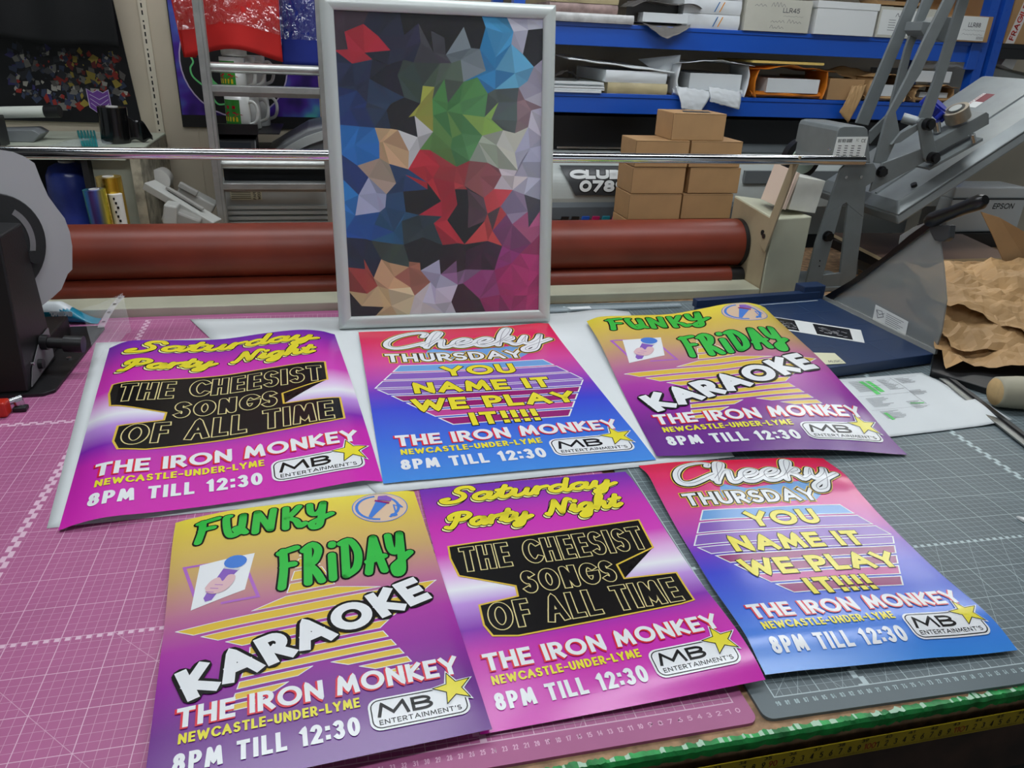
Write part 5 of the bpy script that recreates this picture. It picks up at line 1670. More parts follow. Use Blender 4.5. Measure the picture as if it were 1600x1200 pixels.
for k in range(4):
    ream(62.6, 80.8, 180.2, TOPZ + k * 3.9, 3.8, ['lowest white wrapped ream of the stack left of the LLR45 box', 'second white wrapped ream from the bottom of the stack left of the LLR45 box',
         'third white wrapped ream from the bottom of the stack left of the LLR45 box', 'topmost white wrapped ream of the stack left of the LLR45 box'][k], 'striped reams on the top shelf')
m_creamw = mat('cream_wrap', (206, 192, 150), .35, var=.12, scale=16, bump=.3)
m_foil = mat('white_foil_strip', (214, 214, 212), .25, var=.15, scale=30, bump=.4)
m_pinkish = mat('pink_grey_paper', (176, 150, 144), .55, var=.2, scale=40)
ream(22, 47, 178.6, TOPZ, 2.3, 'thin white foil packet lowest on the left end of the top shelf', None, False, m_foil, 'foil_packet')
ream(22, 42, 179.0, TOPZ + 2.35, 2.4, 'pinkish grey packet lying between the white foil packet and the cream packet', None, False, m_pinkish, 'paper_packet')
ream(22, 42, 178.8, TOPZ + 4.8, 3.6, 'cream cellophane wrapped packet on top of the pinkish packet', None, False, m_creamw, 'paper_packet')
m_ply = mat('grey_polythene', (132, 128, 124), .3, var=.2, scale=12)
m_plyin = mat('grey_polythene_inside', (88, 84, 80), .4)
bgp = thing('mailing_bag', 'grey polythene mailing bag open towards the camera and hanging over the top blue beam', 'bag', (54, 178, 58))


def bag_fn(a, c):
    x = 46.5 + 21 * a
    w_ = abs(a - .5) * 2
    if c < .5:                      # lower flap: from shelf back to the drooping tip
        t = c / .5
        drop = -(3.6 - 3.2 * w_ ** 1.5) * t ** 2
        return V(x + (a - .5) * -8 * t, 184 - 7.4 * t, TOPZ + .35 + .6 * math.sin(t * 3) + drop + .4 * nz(a * 7, t * 5, 2))
    t = (c - .5) / .5
    return V(x + (a - .5) * 3 * t, 178 + 8 * t, TOPZ + 3.3 + (3.4 * (1 - w_ * .6)) + .9 * math.sin(a * 9) + .5 * nz(a * 6, t * 4, 8))


MB().grid(lambda a, c: bag_fn(a, c * .499), 30, 14).build('lower_flap', m_ply, bgp, solid=.05)
MB().grid(lambda a, c: bag_fn(a, .5 + c * .5), 30, 14).build('upper_flap', m_ply, bgp, solid=.05)
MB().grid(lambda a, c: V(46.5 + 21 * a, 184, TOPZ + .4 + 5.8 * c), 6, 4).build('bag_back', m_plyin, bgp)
tag(MB().box(50, 64, 179.4, 183.6, TOPZ + .9, TOPZ + 3.4).build('paper_stack', m_paper, bevel=.1), 'block of white paper inside the open grey mailing bag', 'paper stack')

# ---------------------------------------------------------------- lower shelf stock (z = 44.2)


def leafy(x0, x1, y, z0, n, label, m=m_paper, d=24, seed=1, group=None):
    rnd = random.Random(seed)
    t = thing('paper_stack', label, 'paper stack', ((x0 + x1) / 2, y + d / 2, z0), group)
    b_ = MB(); z = z0
    for k in range(n):
        h = rnd.uniform(.25, .7)
        b_.box(x0 + rnd.uniform(-.6, .6), x1 + rnd.uniform(-.8, .8), y + rnd.uniform(0, 1.2), y + d, z, z + h * .9); z += h
    b_.build('sheets', m, t)
    return z


leafy(24, 40, 179, LOWZ, 5, 'low pile of grey-white sheets at the left end of the lower shelf', seed=2)
m_tang = mat('dark_scrap', (60, 56, 52), .6)
tag(MB().grid(lambda a, c: V(25 + 8 * a, 181 + 5 * c, LOWZ + 3.2 + 2.4 * math.sin(a * 3) + .8 * nz(a * 5, c * 5)), 10, 6).build('dark_wrapper', m_tang), 'dark crumpled wrapper on the grey-white sheets', 'wrapper')
ream(41.4, 60.3, 180, LOWZ, 3.0, 'cream cellophane packet under the white ream on the lower shelf', None, False, m_creamw, 'paper_packet')
ream(40.6, 59.8, 180.2, LOWZ + 3.05, 3.3, 'white bare ream lying on the cream packet', None, False, m_paper)
tag(MB().grid(lambda a, c: V(29 + 33 * a, 179.6 + 18 * c, LOWZ + 6.5 + 2.6 * (1 - a) + .8 * c + .5 * nz(a * 4, c * 3, 5)), 24, 12).build('loose_sheets', m_paper, solid=.4), 'loose white sheets spread across the tops of the left piles on the lower shelf', 'paper')
tag(MB().slab([(58, 186, LOWZ + 6.5), (64.4, 183.4, LOWZ + 4.2), (64.9, 183.4, LOWZ + 11.2), (54, 190, LOWZ + 9.4)], (.3, .5, 0)).build('card_sheet', m_paper), 'stiff white sheet standing slanted left of the torn white ream', 'card')

m_tw = mat('torn_white_paper', (226, 230, 232), .5, var=.03, scale=10)


def torn(x0, x1, m_out, label, hh, lip, m_in=m_paper, nm='torn_ream', flap=None, y=179.6):
    t = thing(nm, label, 'paper ream', ((x0 + x1) / 2, y + 14, LOWZ))
    W = x1 - x0
    MB().box(x0 + W * .2, x1 - W * .08, y + .6, y + 29, LOWZ + 1.6, LOWZ + hh * .6).build('sheets', m_in, t, bevel=.08)
    MB().grid(lambda a, c: V(x0 + W * a, y + 2 - 2.3 * math.sin(c * 3.1) * (.6 + .5 * nz(a * 4, 1, x0)), LOWZ + .05 + 1.9 * c + .25 * nz(a * 6, c * 4, x0)), 24, 8).build('wrapper_bottom', m_out, t, solid=.06)
    MB().grid(lambda a, c: V(x0 + W * (a * (1 + .06 * (1 - c)) - .03 * (1 - c)), y - lip * (1 - c) ** 2 + 14 * c, LOWZ + hh * (.82 + .1 * math.sin(a * 3.1)) + .7 * nz(a * 5, c * 3, x0 + 3) + .4 * (1 - c)), 28, 12).build('wrapper_top', m_out, t, solid=.06)
    for s_, xx in ((-1, x0), (1, x1)):
        MB().grid(lambda a, c: V(xx + s_ * (.2 + .8 * (1 - a) * math.sin(c * 3.1)) - s_ * 1.2 * (1 - a), y - 1.0 + 14 * a + .5 * nz(a * 4, c * 6, xx), LOWZ + .1 + (hh * .84) * c), 10, 12).build('wrapper_side', m_out, t, solid=.06)
    for fl in (flap or []):
        q = [V(*p) for p in fl]
        MB().grid(lambda a, c: q[0] * (1 - a) * (1 - c) + q[1] * a * (1 - c) + q[2] * a * c + q[3] * (1 - a) * c + V(0, -.5 * math.sin(c * 3.1) + .3 * nz(a * 6, c * 6), .3 * nz(a * 9, c * 2, 6)), 14, 12).build('torn_flap', m_out, t, solid=.06)
    return t


torn(62.6, 86.4, m_tw, 'white wrapped ream torn open with flaps hanging over the lower blue beam', 10.6, 1.6, flap=[
    [(62.5, 178.8, LOWZ + 2.6), (74.5, 178.2, LOWZ + 1.4), (70.8, 177.6, LOWZ - 4.6), (64.6, 177.4, LOWZ - 3.6)], [(73, 178.3, LOWZ + 2.8), (84, 178.4, LOWZ + 1.6), (83.6, 177.3, LOWZ - 3.4), (73.6, 177.5, LOWZ - 1.4)]])
m_orange = mat('orange_wrap', (222, 128, 30), .4, var=.12, scale=14)
torn(88.4, 113.6, m_orange, 'orange wrapped ream torn open, white sheets showing', 9.6, 1.2)
tag(MB().box(87.5, 112, 180.4, 204, LOWZ + 9.9, LOWZ + 10.6).build('yellow_card', mat('yellow_card', (222, 196, 110), .5)), 'thin yellowish card pack lying on top of the orange ream', 'card')
m_kp = mat('kraft_paper', (196, 156, 106), .65, var=.12, scale=9, bump=.2)
carton(115, 127.5, LOWZ + 6.2, 'flat brown box right of the orange ream on the lower shelf', m_kraft, y=180, z0=LOWZ)
torn(128.6, 143.4, m_kp, 'brown paper wrapped ream with a torn strip hanging over the lower blue beam', 8.4, 1.8, flap=[
    [(122, 178.4, LOWZ + 4.4), (127, 178, LOWZ + 5), (122.6, 177.2, LOWZ - 6.6), (118.6, 177.2, LOWZ - 3.4)]])
tag(MB().grid(lambda a, c: V(114 + 24 * a, 186 + 3 * c, LOWZ + 7 + 3.5 * math.sin(a * 3.1) * (c - .2) + 3.4 * abs(a - .6) * (1 - c) + .8 * nz(a * 6, c * 3, 4)), 24, 8).build('kraft_strip', m_kp, solid=.05), 'curling brown paper strip standing behind the flat brown box', 'wrapping paper')
torn(146, 161, m_kp, 'brown paper wrapped ream nearest the right upright, behind the grey press arms', 5.4, 1.8)
tag(MB().box(147, 160, 181, 205, LOWZ + 6.2, LOWZ + 9.6).build('paper_stack', m_paper, bevel=.1), 'stack of white paper on the brown wrapped ream nearest the right upright', 'paper stack')
tag(MB().grid(lambda a, c: V(146 + 19 * a, 178.5 + 12 * c, LOWZ + 9.9 + 2.8 * math.sin(a * 2.9) * math.sin(.5 + c * 2.4) + .7 * nz(a * 8, c * 8)), 24, 16).build('polythene_bag', m_sleeve), 'clear plastic bag lying on the white paper stack beside the right upright', 'plastic bag')

# right of the rack: fragile box, grey unit and coloured plastic pieces
m_frag = mat('white_parcel_tape', (226, 220, 214), .35); m_fred = mat('red_tape_print', (196, 50, 40), .4)
t, sf = carton(176.5, 215, 84, 'brown box with white FRAGILE tape at the far right edge', m_kraft, y=181, z0=62.9)
MB().slab([(177.2, 180.95, 63), (180.6, 180.95, 63), (185, 180.95, 84), (181.6, 180.95, 84)], (0, -.03, 0)).build('parcel_tape', m_frag, t)
b = MB()
tx = layout('FRAGILE', 0, 10.8, 0, 2.0, .42, track=.5)
tp_ = lambda x, y, off: V(179.9, 180.88 - off, 63.8) + V(.2, 0, .98) * x + V(.98, 0, -.2) * y
ink_strokes(b, tp_, tx, .4, .01, 0)
ink_strokes(b, tp_, shift(layout('FRAGILE', 0, 10.8, 0, 2.0, .42, track=.5), 11.4, 0), .4, .01, 0)
b.build('tape_print', m_fred, t)
gu = thing('cutting_unit', 'light grey machine cover with a small black badge behind the right upright', 'machine', (185, 186, 44))
m_lgrey = mat('light_grey_plastic', (172, 176, 172), .4)
MB().hexa([(170, 186, 36), (215, 186, 36), (215, 206, 36), (170, 206, 36), (174, 187, 57), (215, 187, 50), (215, 206, 54), (174, 206, 57)]).build('cover', m_lgrey, gu, bevel=.4)
MB().slab([(177.2, 186.0, 51.8), (180.6, 186.0, 51.0), (180.8, 186, 53.2), (177.4, 186, 54.0)], (0, .8, 0)).build('badge', m_dark, gu)
tag(MB().slab([(181, 184, 56.6), (186, 184, 55.2), (187, 184, 59), (183, 184, 60)], (0, 8, 0)).build('white_block', m_white), 'white plastic piece lying on the grey machine cover', 'plastic piece')
for k, (nm_, col) in enumerate((('clear', (176, 186, 190)), ('light blue', (90, 160, 200)), ('magenta', (190, 80, 130)), ('yellow', (220, 206, 50)))):
    x = 176.2 + k * 2.9
    o = MB().slab([(x, 178.2, 41), (x + 1.6, 178.2, 41), (x + 2.6, 178.2, 50.8), (x + 1.0, 178.2, 50.8)], (0, 6, 0)).build('plastic_cartridge', mat('tinted_plastic_' + nm_.replace(' ', '_'), col, .2, trans=.35), bevel=.15)
    tag(o, nm_ + ' plastic cartridge standing in the row of four behind the heat press', 'cartridge', 'row of tinted cartridges')
tag(MB().box(174.9, 200, 176.5, 185.5, 39.4, 41).build('ledge', m_dark), 'dark ledge under the row of tinted cartridges', 'ledge')

# ---------------------------------------------------------------- wide printer under the rack
cp = thing('wide_printer', 'silver wide format printer with a CLUB sticker under the blue rack', 'printer', (60, 192, .1))
m_silver = mat('silver_grey_plastic', (186, 192, 188), .35)
m_midg = mat('mid_grey_cover', (104, 110, 112), .35)
MB().box(20, 160, 184, 210, .1, 12.4).build('body', m_silver, cp)
MB().box(24, 156, 185, 208, -40, .1).build('stand', m_dark, cp)
b = MB()
cv = smooth([(171.5, 15.0), (172.2, 19.5), (175, 23.4), (180, 26.0), (190, 27)])
b.slab([(22, y, z) for y, z in cv] + [(22, 208, 27), (22, 208, 12), (22, 172, 12)], (138, 0, 0))
b.build('front_cover', m_silver, cp, bevel=.2)
MB().box(20, 160, 188, 209, 27, 37).build('upper_body', m_dark, cp)
MB().box(29, 108, 186.8, 188.2, 27.4, 28.0).build('feed_bar', m_steel, cp)
MB().slab([(72, 186, 27), (72, 190, 32), (72, 200, 32.4), (72, 200, 27)], (88, 0, 0)).build('grey_lid', m_midg, cp)
MB().box(86, 150, 171.2, 172.6, 19.6, 23.4).build('grey_band', m_midg, cp)
MB().slab([(22, 170.5, 12.6), (22, 173, 15.2), (22, 180, 15.2), (22, 180, 9), (22, 170, 9)], (66, 0, 0)).build('ink_cover', mat('dark_grey_cover', (84, 90, 94), .35), cp, bevel=.15)
b = MB()
chips = [(22, 22, 24), (26, 26, 28), (30, 90, 200), (210, 40, 110), (40, 150, 170), (220, 70, 130), (226, 200, 40)]
cms = [mat('ink_tab_%d' % k, c, .35) for k, c in enumerate(chips)]
for k in range(7):
    x = 26.4 + k * 3.25
    MB().hexa([(x, 169.6, 8.1), (x + 2.4, 169.6, 8.1), (x + 2.4, 172, 8.1), (x, 172, 8.1), (x + .5, 169.4, 10.0), (x + 2.7, 169.4, 10.0), (x + 2.7, 172, 10.0), (x + .5, 172, 10.0)]).build('ink_tab', cms[k], cp)
st = MB()
ssf = lambda u, v, off: V(u, *(lambda t: (171.2 + 3.6 * max(t, 0) ** 2.2 - off * .8 - .25, 16.0 + 8.2 * t))(1 - v)) + V(0, 0, off * .5)
skew = lambda u, v, off: ssf(u, v, off)
m_stk = mat('dark_grey_sticker', (56, 58, 60), .35)
st.grid(lambda a, c: ssf(26.5 + 4.5 * c + (34 - 4.5 * c) * a, c * 1.0, .1), 20, 12, 0)
for txt, x0, x1, b0, h in (('CLUBI', 29.4, 46.4, .42, .26), ('07890', 32.2, 50.6, .86, .36)):
    p_s = layout(txt, x0 * 1.0, x1, 0, h * 9, .62, track=.9, shear=.1)
    q = [[(x, b0 + y / 9) for x, y in p] for p in p_s]
    q2 = lambda u, v, off: ssf(u, b0 + v / 9, off)
    ink_strokes(st, q2, p_s, 1.7, .16, 1, step=.5); ink_strokes(st, q2, p_s, .98, .24, 2, step=.5)
st.build('sticker', [m_stk, m_black, m_white], cp)

# ---------------------------------------------------------------- stack of small brown boxes
m_seam = mat('box_seam', (70, 48, 30), .8)


def brown_box(x, y, z, label, W=15.2, D=11.5, H=7.0, rz=0.0, label_on=True, mark=False):
    t = thing('cardboard_box', label, 'cardboard box', (x, y, z), 'stack of small brown boxes')
    MB().box(x, x + W, y, y + D, z, z + H - .12).build('carton', m_kraft, t, bevel=.15)
    MB().box(x - .03, x + .03, y + .2, y + .32, z + .1, z + H - .3).box(x + .1, x + W - .1, y - .03, y + .03, z + H - .32, z + H - .24).build('seam', m_seam, t)
    if mark:
        MB().slab([(x + 4, y + 3.4, z + H - .1), (x + 11.5, y + 2.2, z + H - .1), (x + 13, y + 6.4, z + H - .1), (x + 5.6, y + 7.6, z + H - .1)], (0, 0, .03)).build('dark_label', m_dark, t)
    return t


BY = 148.0
rows = [('bottom row', 0), ('second row up', 7.05), ('third row up', 14.1), ('fourth row up', 21.15), ('fifth row up', 28.2)]
for nm_, z in rows:
    k = z / 28.2
    brown_box(38.9 + .6 * k, BY, z + .1 - .36, 'small brown box in the left column of the stack, ' + nm_)
    brown_box(54.6 + .8 * k + (.9 if nm_.startswith('fourth') else 0), BY + .4, z + .1 - .36, 'small brown box in the right column of the stack, ' + nm_)
brown_box(49.4, BY + .6, 35.26 - .36, 'single small brown box on top of the stack, dark label on its lid', mark=True)

# ---------------------------------------------------------------- white printer at the right edge
ep_ = thing('desk_printer', 'white office printer with black lettering at the right edge behind the heat press', 'printer', (185, 175, -.3))
m_ew = mat('printer_white', (206, 210, 210), .35)
MB().box(160, 189.5, 166, 178.6, 4.5, 15.6).build('body', m_ew, ep_, bevel=.5)
MB().box(160.4, 189.2, 166.4, 178.6, 15.6, 19.4).build('scanner_lid', m_ew, ep_, bevel=.5)
MB().box(160.2, 189.3, 165.9, 166.2, 15.4, 15.8).build('lid_gap', m_dark, ep_)
MB().box(160, 189.5, 164, 178.6, -.3, 4.4).build('tray_slot', m_dark, ep_)
b = MB()
ink_strokes(b, flat((176.6, 165.97, 14.2), (1, 0, 0), (0, 0, -1), (0, -1, 0)), layout('EPSON', 0, 8.4, 1.9, 1.9, .32, track=.6, shear=.15), .32, .02, 0)
b.build('lettering', m_black, ep_)
# ---------------------------------------------------------------- heat press
m_hp = mat('press_grey_paint', (118, 124, 124), .38, var=.04, scale=30, spec=.5)
m_hpl = mat('press_cast_aluminium', (150, 156, 156), .42, metal=.35, var=.05, scale=20)
m_knob = mat('black_knob', (16, 16, 17), .3)
hp = thing('heat_press', 'large grey heat press standing open at the back right of the bench', 'heat press', (105, 132, -.3))
YN, YF = 123.6, 137.5
z5 = lambda x, y: (1150 + x * .25, 180 + y * .25)
z4 = lambda x, y: (1200 + x * .25, y * .25)


def plate(poly, Y, th, name, m=m_hp, zf=z5, par=None, bevel=.12, mb=None):
    q = [atY(*zf(*p), Y) for p in poly]
    for p in q:
        p.z = max(p.z, -.33)
    b_ = mb or MB()
    b_.slab(q, (0, th, 0))
    return b_ if mb is not None else b_.build(name, m, par or hp, bevel=bevel)


for Y in (YN, YF):
    b = MB()
    plate([(690, 305), (860, 300), (905, 385), (812, 445), (796, 640), (700, 560), (690, 545), (665, 560), (560, 620), (635, 400), (655, 340)], Y, .8, '', mb=b)
    plate([(665, 560), (545, 1000), (520, 1090), (430, 1090), (500, 800), (560, 620)], Y, .8, '', mb=b)
    plate([(700, 560), (796, 640), (762, 900), (740, 1090), (640, 1090), (655, 960)], Y, .8, '', mb=b)
    plate([(545, 1000), (655, 985), (650, 1090), (520, 1090)], Y, .8, '', mb=b)
    b.build('side_plate', m_hp, hp, bevel=.1)
b0 = atY(*z5(430, 1090), YN); b1 = atY(*z5(740, 1090), YN)
MB().box(b0.x - 1, b1.x + 2, YN - .5, YF + 1, -.35, .9).build('foot_frame', m_hp, hp, bevel=.2)
for p in ((570, 755), (905, 352)):
    c = atY(*z5(*p), YN)
    MB().cyl(c, c - V(0, 1.4, 0), 1.15, n=6).cyl(c, c - V(0, .4, 0), 1.4, n=20).build('hinge_nut', m_knob, hp, bevel=.1)
b = MB()
for p in ((685, 388), (780, 386)):
    c = atY(*z5(*p), YN); b.cyl(c, c - V(0, .25, 0), .4, n=14)
b.build('screw', m_steel, hp)
b = MB()
for p in ((524, 910), (521, 943)):
    c = atY(*z5(*p), YN); b.cyl(c, c - V(0, .06, 0), .2, n=12)
b.build('plate_hole', m_hole, hp)
# motor / control housing
mh = plate([(585, 302), (598, 270), (636, 100), (650, 76), (680, 68), (805, 72), (824, 90), (842, 300)], YN - 1.5, 17, 'control_housing', bevel=.25)
lq = [(632, 136), (826, 134), (798, 270), (600, 266)]
L4 = [atY(*z5(*p), YN - 1.52) for p in lq]
lb = MB().slab(L4, (0, -.04, 0)).build('rating_label', m_lab, mh)
lsf = lambda u, v, off: (L4[0].lerp(L4[1], u)).lerp(L4[3].lerp(L4[2], u), v) + V(0, -.05 - off, 0)
b = MB()
t_ = layout('HEAT PRESS MACHINE', 0, 9.0, 0, 2.3, .28, track=.5)
ink_strokes(b, lambda u, v, off: lsf(.06 + u / 20, .26 + v / 14, off), t_, .26, .01, 0)
t_ = layout('CE', 0, 2.6, 0, 1.9, .3, track=.9)
ink_strokes(b, lambda u, v, off: lsf(.80 + u / 18, .26 + v / 12, off), t_, .26, .01, 0)
t_ = layout('FC', 0, 1.4, 0, 1.5, .16, track=.9)
ink_strokes(b, lambda u, v, off: lsf(.64 + u / 18, .22 + v / 12, off), t_, .15, .01, 0)
for r in range(5):
    for c_ in range(4):
        u = .1 + c_ * .21; v = .42 + r * .11
        ink_strokes(b, lambda uu, vv, off: lsf(uu, vv, off), [[(u, v), (u + .1, v)]], .035, .01, 0, step=9, ends=False)
b.build('label_print', m_black, lb)
hc_ = atY(*z5(585, 213), YN - 1.5)
MB().cyl(hc_, hc_ - V(0, .3, 0), .45, n=14).build('screw', m_steel, hp)
# green power switch with black guard behind the chrome rail
sw = atY(*z5(425, 250), 138)
MB().cyl(sw + V(0, 0, -1), sw + V(0, 2.4, -1), 5.2, n=40).build('guard_ring', m_dark, hp)
m_swg = mat('green_switch', (30, 150, 80), .3); m_pale = mat('pale_green_plate', (196, 216, 200), .4)
MB().cyl(sw + V(0, -.3, -1.2), sw + V(0, .1, -1.2), 3.6, n=32).build('switch_plate', m_pale, hp)
MB().obox(sw + V(.9, -.6, -.2), (2.2, .8, 3.2)).build('switch', m_swg, hp, bevel=.15)

# lever arms
plate([(905, -60), (968, -40), (628, 785), (552, 770)], YF, .8, 'lever_bar', zf=z4)
plate([(985, -40), (1056, -40), (905, 300), (835, 590), (760, 720), (775, 620), (860, 300)], YF - 4, .8, 'lever_bar', zf=z4)
plate([(1122, -40), (1196, -40), (1052, 250), (955, 460), (800, 700), (825, 830), (735, 1025), (665, 1018), (745, 720), (870, 480), (975, 250)], YN + .9, .8, 'lever_bar', zf=z4)
plate([(1206, -40), (1272, -40), (1102, 500), (1020, 745), (945, 745), (1040, 500)], YN + .9, .8, 'lever_bar', zf=z4)
plate([(1040, 140), (1110, 105), (1180, 110), (1165, 200), (1100, 265), (1050, 250), (975, 225), (955, 190), (970, 135)], YN + 5, 6, 'lever_bridge', zf=z4)
plate([(770, 905), (830, 830), (950, 770), (960, 800), (830, 890)], YN + .1, .8, 'link_arm', zf=z4)
plate([(635, 860), (640, 820), (750, 715), (780, 735), (640, 900)], YF, .8, 'link_arm', zf=z4)
plate([(940, 760), (960, 740), (1005, 745), (1030, 830), (1065, 990), (1045, 1022), (1000, 1022), (975, 990)], YN - .8, .8, 'link_arm', zf=z4)
plate([(660, 1130), (720, 1020), (960, 930), (1000, 960), (985, 1010), (640, 1200)], YN - .05, .8, 'lower_arm', zf=z4)
c0, c1 = atY(*z4(840, 735), YN + 4), atY(*z4(950, 770), YN + 2)
MB().cyl(c0, V(c1.x, YN + .6, c1.z), 1.2, n=20).build('cross_bar', m_hpl, hp)
for p in ((990, 775), (1020, 985)):
    c = atY(*z4(*p), YN - .8)
    MB().cyl(c, c - V(0, 1.5, 0), 1.45, n=24).cyl(c - V(0, 1.5, 0), c - V(0, 2.1, 0), 1.0, n=20).build('pivot_knob', m_knob, hp, bevel=.1)
c = atY(*z4(705, 1075), YN - .8)
# top cross handle joining the arms, above the photo
ht = atY(*z4(1020, -60), YF); hn = atY(*z4(1240, -60), YN)
MB().cyl(ht - V(0, 0, -.5), V(hn.x, YN - 6, hn.z + .5), 1.6, n=20).build('handle_bar', m_knob, hp)

# upper platen: slab tilted about a line across the bench
pl0 = atY(1404, 352, YN + 1.5)             # low near corner (bottom)
tilt = math.radians(34)
e1 = V(math.cos(tilt), 0, math.sin(tilt)); e2 = V(0, 1, 0); e3 = V(-math.sin(tilt), 0, math.cos(tilt))
pp = lambda a, c, h: pl0 + e1 * a + e2 * c + e3 * h
LP, DP = 62, 38


def platen_prof(b_, a0, a1, ins, h0, h1):
    b_.hexa([pp(a0, 0, h0), pp(a1, 0, h0), pp(a1, DP, h0), pp(a0, DP, h0), pp(a0 + ins, ins, h1), pp(a1 - ins, ins, h1), pp(a1 - ins, DP - ins, h1), pp(a0 + ins, DP - ins, h1)])


b = MB(); platen_prof(b, 0, LP, .6, 0, 2.6); platen_prof(b, .6, LP - .6, 3.0, 2.6, 4.6)
b.build('upper_platen', m_hpl, hp, bevel=.5)
MB().hexa([pp(4, 12, 4.6), pp(LP - 4, 12, 4.6), pp(LP - 4, 13, 4.6), pp(4, 13, 4.6), pp(4, 12.2, 5.0), pp(LP - 4, 12.2, 5.0), pp(LP - 4, 12.8, 5.0), pp(4, 12.8, 5.0)]).build('platen_ridge', m_hpl, hp)
b = MB()
for q in ((10, 4.6), (36, 33)):
    b.cyl(pp(q[0], q[1], 4.4), pp(q[0], q[1], 5.4), .8, n=16)
b.build('platen_stud', m_knob, hp, bevel=.1)
# bracket channel carrying the platen
plate([(1035, 885), (1365, 700), (1382, 712), (1382, 775), (1045, 965)], YN + 1.2, 5, 'platen_bracket', zf=z4)
plate([(1000, 1052), (1345, 862), (1345, 880), (1010, 1066)], YN - .5, 8, 'bracket_flange', zf=z4)
c = atY(*z4(1190, 745), YN + 3)
kb = MB().cyl(c, c + e3 * 3.0, 3.0, n=40).build('pressure_collar', mat('brushed_brass_grey', (158, 150, 136), .35, metal=.7), hp, bevel=.15)
MB().cyl(c + e3 * 3.0, c + e3 * 3.05, 2.2, n=32).build('collar_ring', m_knob, kb)
MB().cyl(c + e3 * 3.05, c + e3 * 3.3, 1.5, n=32).build('collar_button', m_lgrey, kb)
c = atY(*z4(1285, 875), YN - 1)
MB().cyl(c - e3 * .6, c + e3 * 1.6, .7, n=16).build('bracket_bolt', m_steel, hp)
# blue pressure wheel on its screw
m_bw = mat('blue_plastic', (28, 50, 170), .35)
c = atY(*z4(1040, 680), YN + 8)
ax = V(.35, -.45, .8).normalized()
b = MB().cyl(c - ax * 1.0, c + ax * 1.2, 3.6, n=10).cyl(c + ax * 1.2, c + ax * 1.7, 2.8, n=24)
for k in range(10):
    t2 = 2 * math.pi * k / 10
    q = ax.orthogonal().normalized(); w = ax.cross(q)
    b.cyl(c - ax * 1.0 + (q * math.cos(t2) + w * math.sin(t2)) * 3.4, c + ax * 1.3 + (q * math.cos(t2) + w * math.sin(t2)) * 3.4, .75, n=12)
b.build('pressure_wheel', m_bw, hp)
MB().cyl(atY(*z4(1050, 760), YN + 4), atY(*z4(1060, 825), YN + 4), 1.0, n=18).build('adjusting_screw', m_steel, hp)
# maker's sticker on the platen
b = MB()
psf = lambda u, v, off: pp(44 + u * .11, 26 - v * .11, 4.62 + off)
b.add([psf(0, 0, .02), psf(60, 0, .02), psf(60, 40, .02), psf(0, 40, .02)], [(0, 1, 2, 3)], 0)
b.add([psf(24, 10, .04), psf(60, 10, .04), psf(60, 40, .04), psf(24, 40, .04)], [(0, 1, 2, 3)], 1)
ink_strokes(b, psf, layout('HEAT PRESS', 2, 58, 8.6, 7, 1.2, track=.6), 1.1, .05, 2, step=9)
ink_strokes(b, psf, layout('HIX', 28, 56, 34, 18, 3, track=.8)[:0], 3, .05, 0)
b.build('warning_sticker', [m_lab, mat('sticker_maroon', (130, 60, 66), .4), m_redink], hp)

# lower platen board of the press
m_ptfe = mat('brown_coated_board', (112, 86, 70), .45, var=.25, scale=4)
m_edgew = mat('pale_board_edge', (196, 176, 140), .6)
lp_ = thing('press_bed', 'brown coated lower board of the heat press behind the blue cutter', 'press board', (128, 142, -.3))
q = [atZ(1480, 404, 8), atZ(1574, 404, 8), atZ(1600, 340, 8), atZ(1338, 338, 8), atZ(1312, 362, 8)]
bx0 = V(102, 124, 8)
MB().slab([(104, 122.6, 8), (145, 122.6, 8), (152, 150, 8), (108, 154, 8)], (0, 0, -.9), 0, 1).build('board', [m_ptfe, m_edgew], lp_)
MB().box(106, 147, 124.5, 150, 4.4, 7.0).build('heat_base', m_dark, lp_, bevel=.2)
MB().box(112, 138, 128, 146, -.35, 4.4).build('pedestal', m_hp, lp_)
tag(MB().slab([(140, 126, .1), (190, 120, .1), (192, 134, .1), (142, 140, .1)], (0, 0, 3.2)).build('white_tray', m_lgrey, bevel=.3), 'pale grey tray on the bench right of the press board', 'tray')

# ---------------------------------------------------------------- blue guillotine cutter
m_navy = mat('navy_blue_enamel', (34, 56, 92), .4, var=.06, scale=14, spec=.5)
m_navyline = mat('faint_grid_line', (64, 84, 112), .5)
gc = thing('paper_cutter', 'navy blue paper cutter with a raised black handled blade on the right of the bench', 'paper cutter', (62, 90, 0))
Zb = 2.5
A_, B_ = atZ(1278, 465, Zb), atZ(1455, 553, Zb)
fl_, bl_ = atZ(1236, 592, Zb), atZ(1100, 486, Zb)
fl_ = V(B_.x - 37, B_.y - 5.4, Zb); bl_ = V(A_.x - 35, A_.y - 3.4, Zb)
MB().slab([fl_, B_ + V(.6, 0, 0), A_ + V(.4, 1.5, 0), bl_], (0, 0, -2.2)).build('base_board', m_navy, gc, bevel=.15)
nrm_ = V(-(bl_ - A_).y, (bl_ - A_).x, 0).normalized()
MB().bar(bl_ + V(0, 0, .9), A_ + V(-.4, 0, .9), 2.0, 1.9).build('paper_fence', m_navy, gc, bevel=.15)
MB().bar(bl_ + V(.8, -2.3, .03), A_ + V(-1.5, -2.1, .03), .35, .04).build('fence_scale', mat('pale_scale_strip', (190, 200, 206), .4), gc)
MB().obox(A_ + V(-2.2, .8, 1.6), (6.4, 3.6, 3.4), rotz(.1)).build('pivot_block', m_navy, gc, bevel=.2)
b = MB()
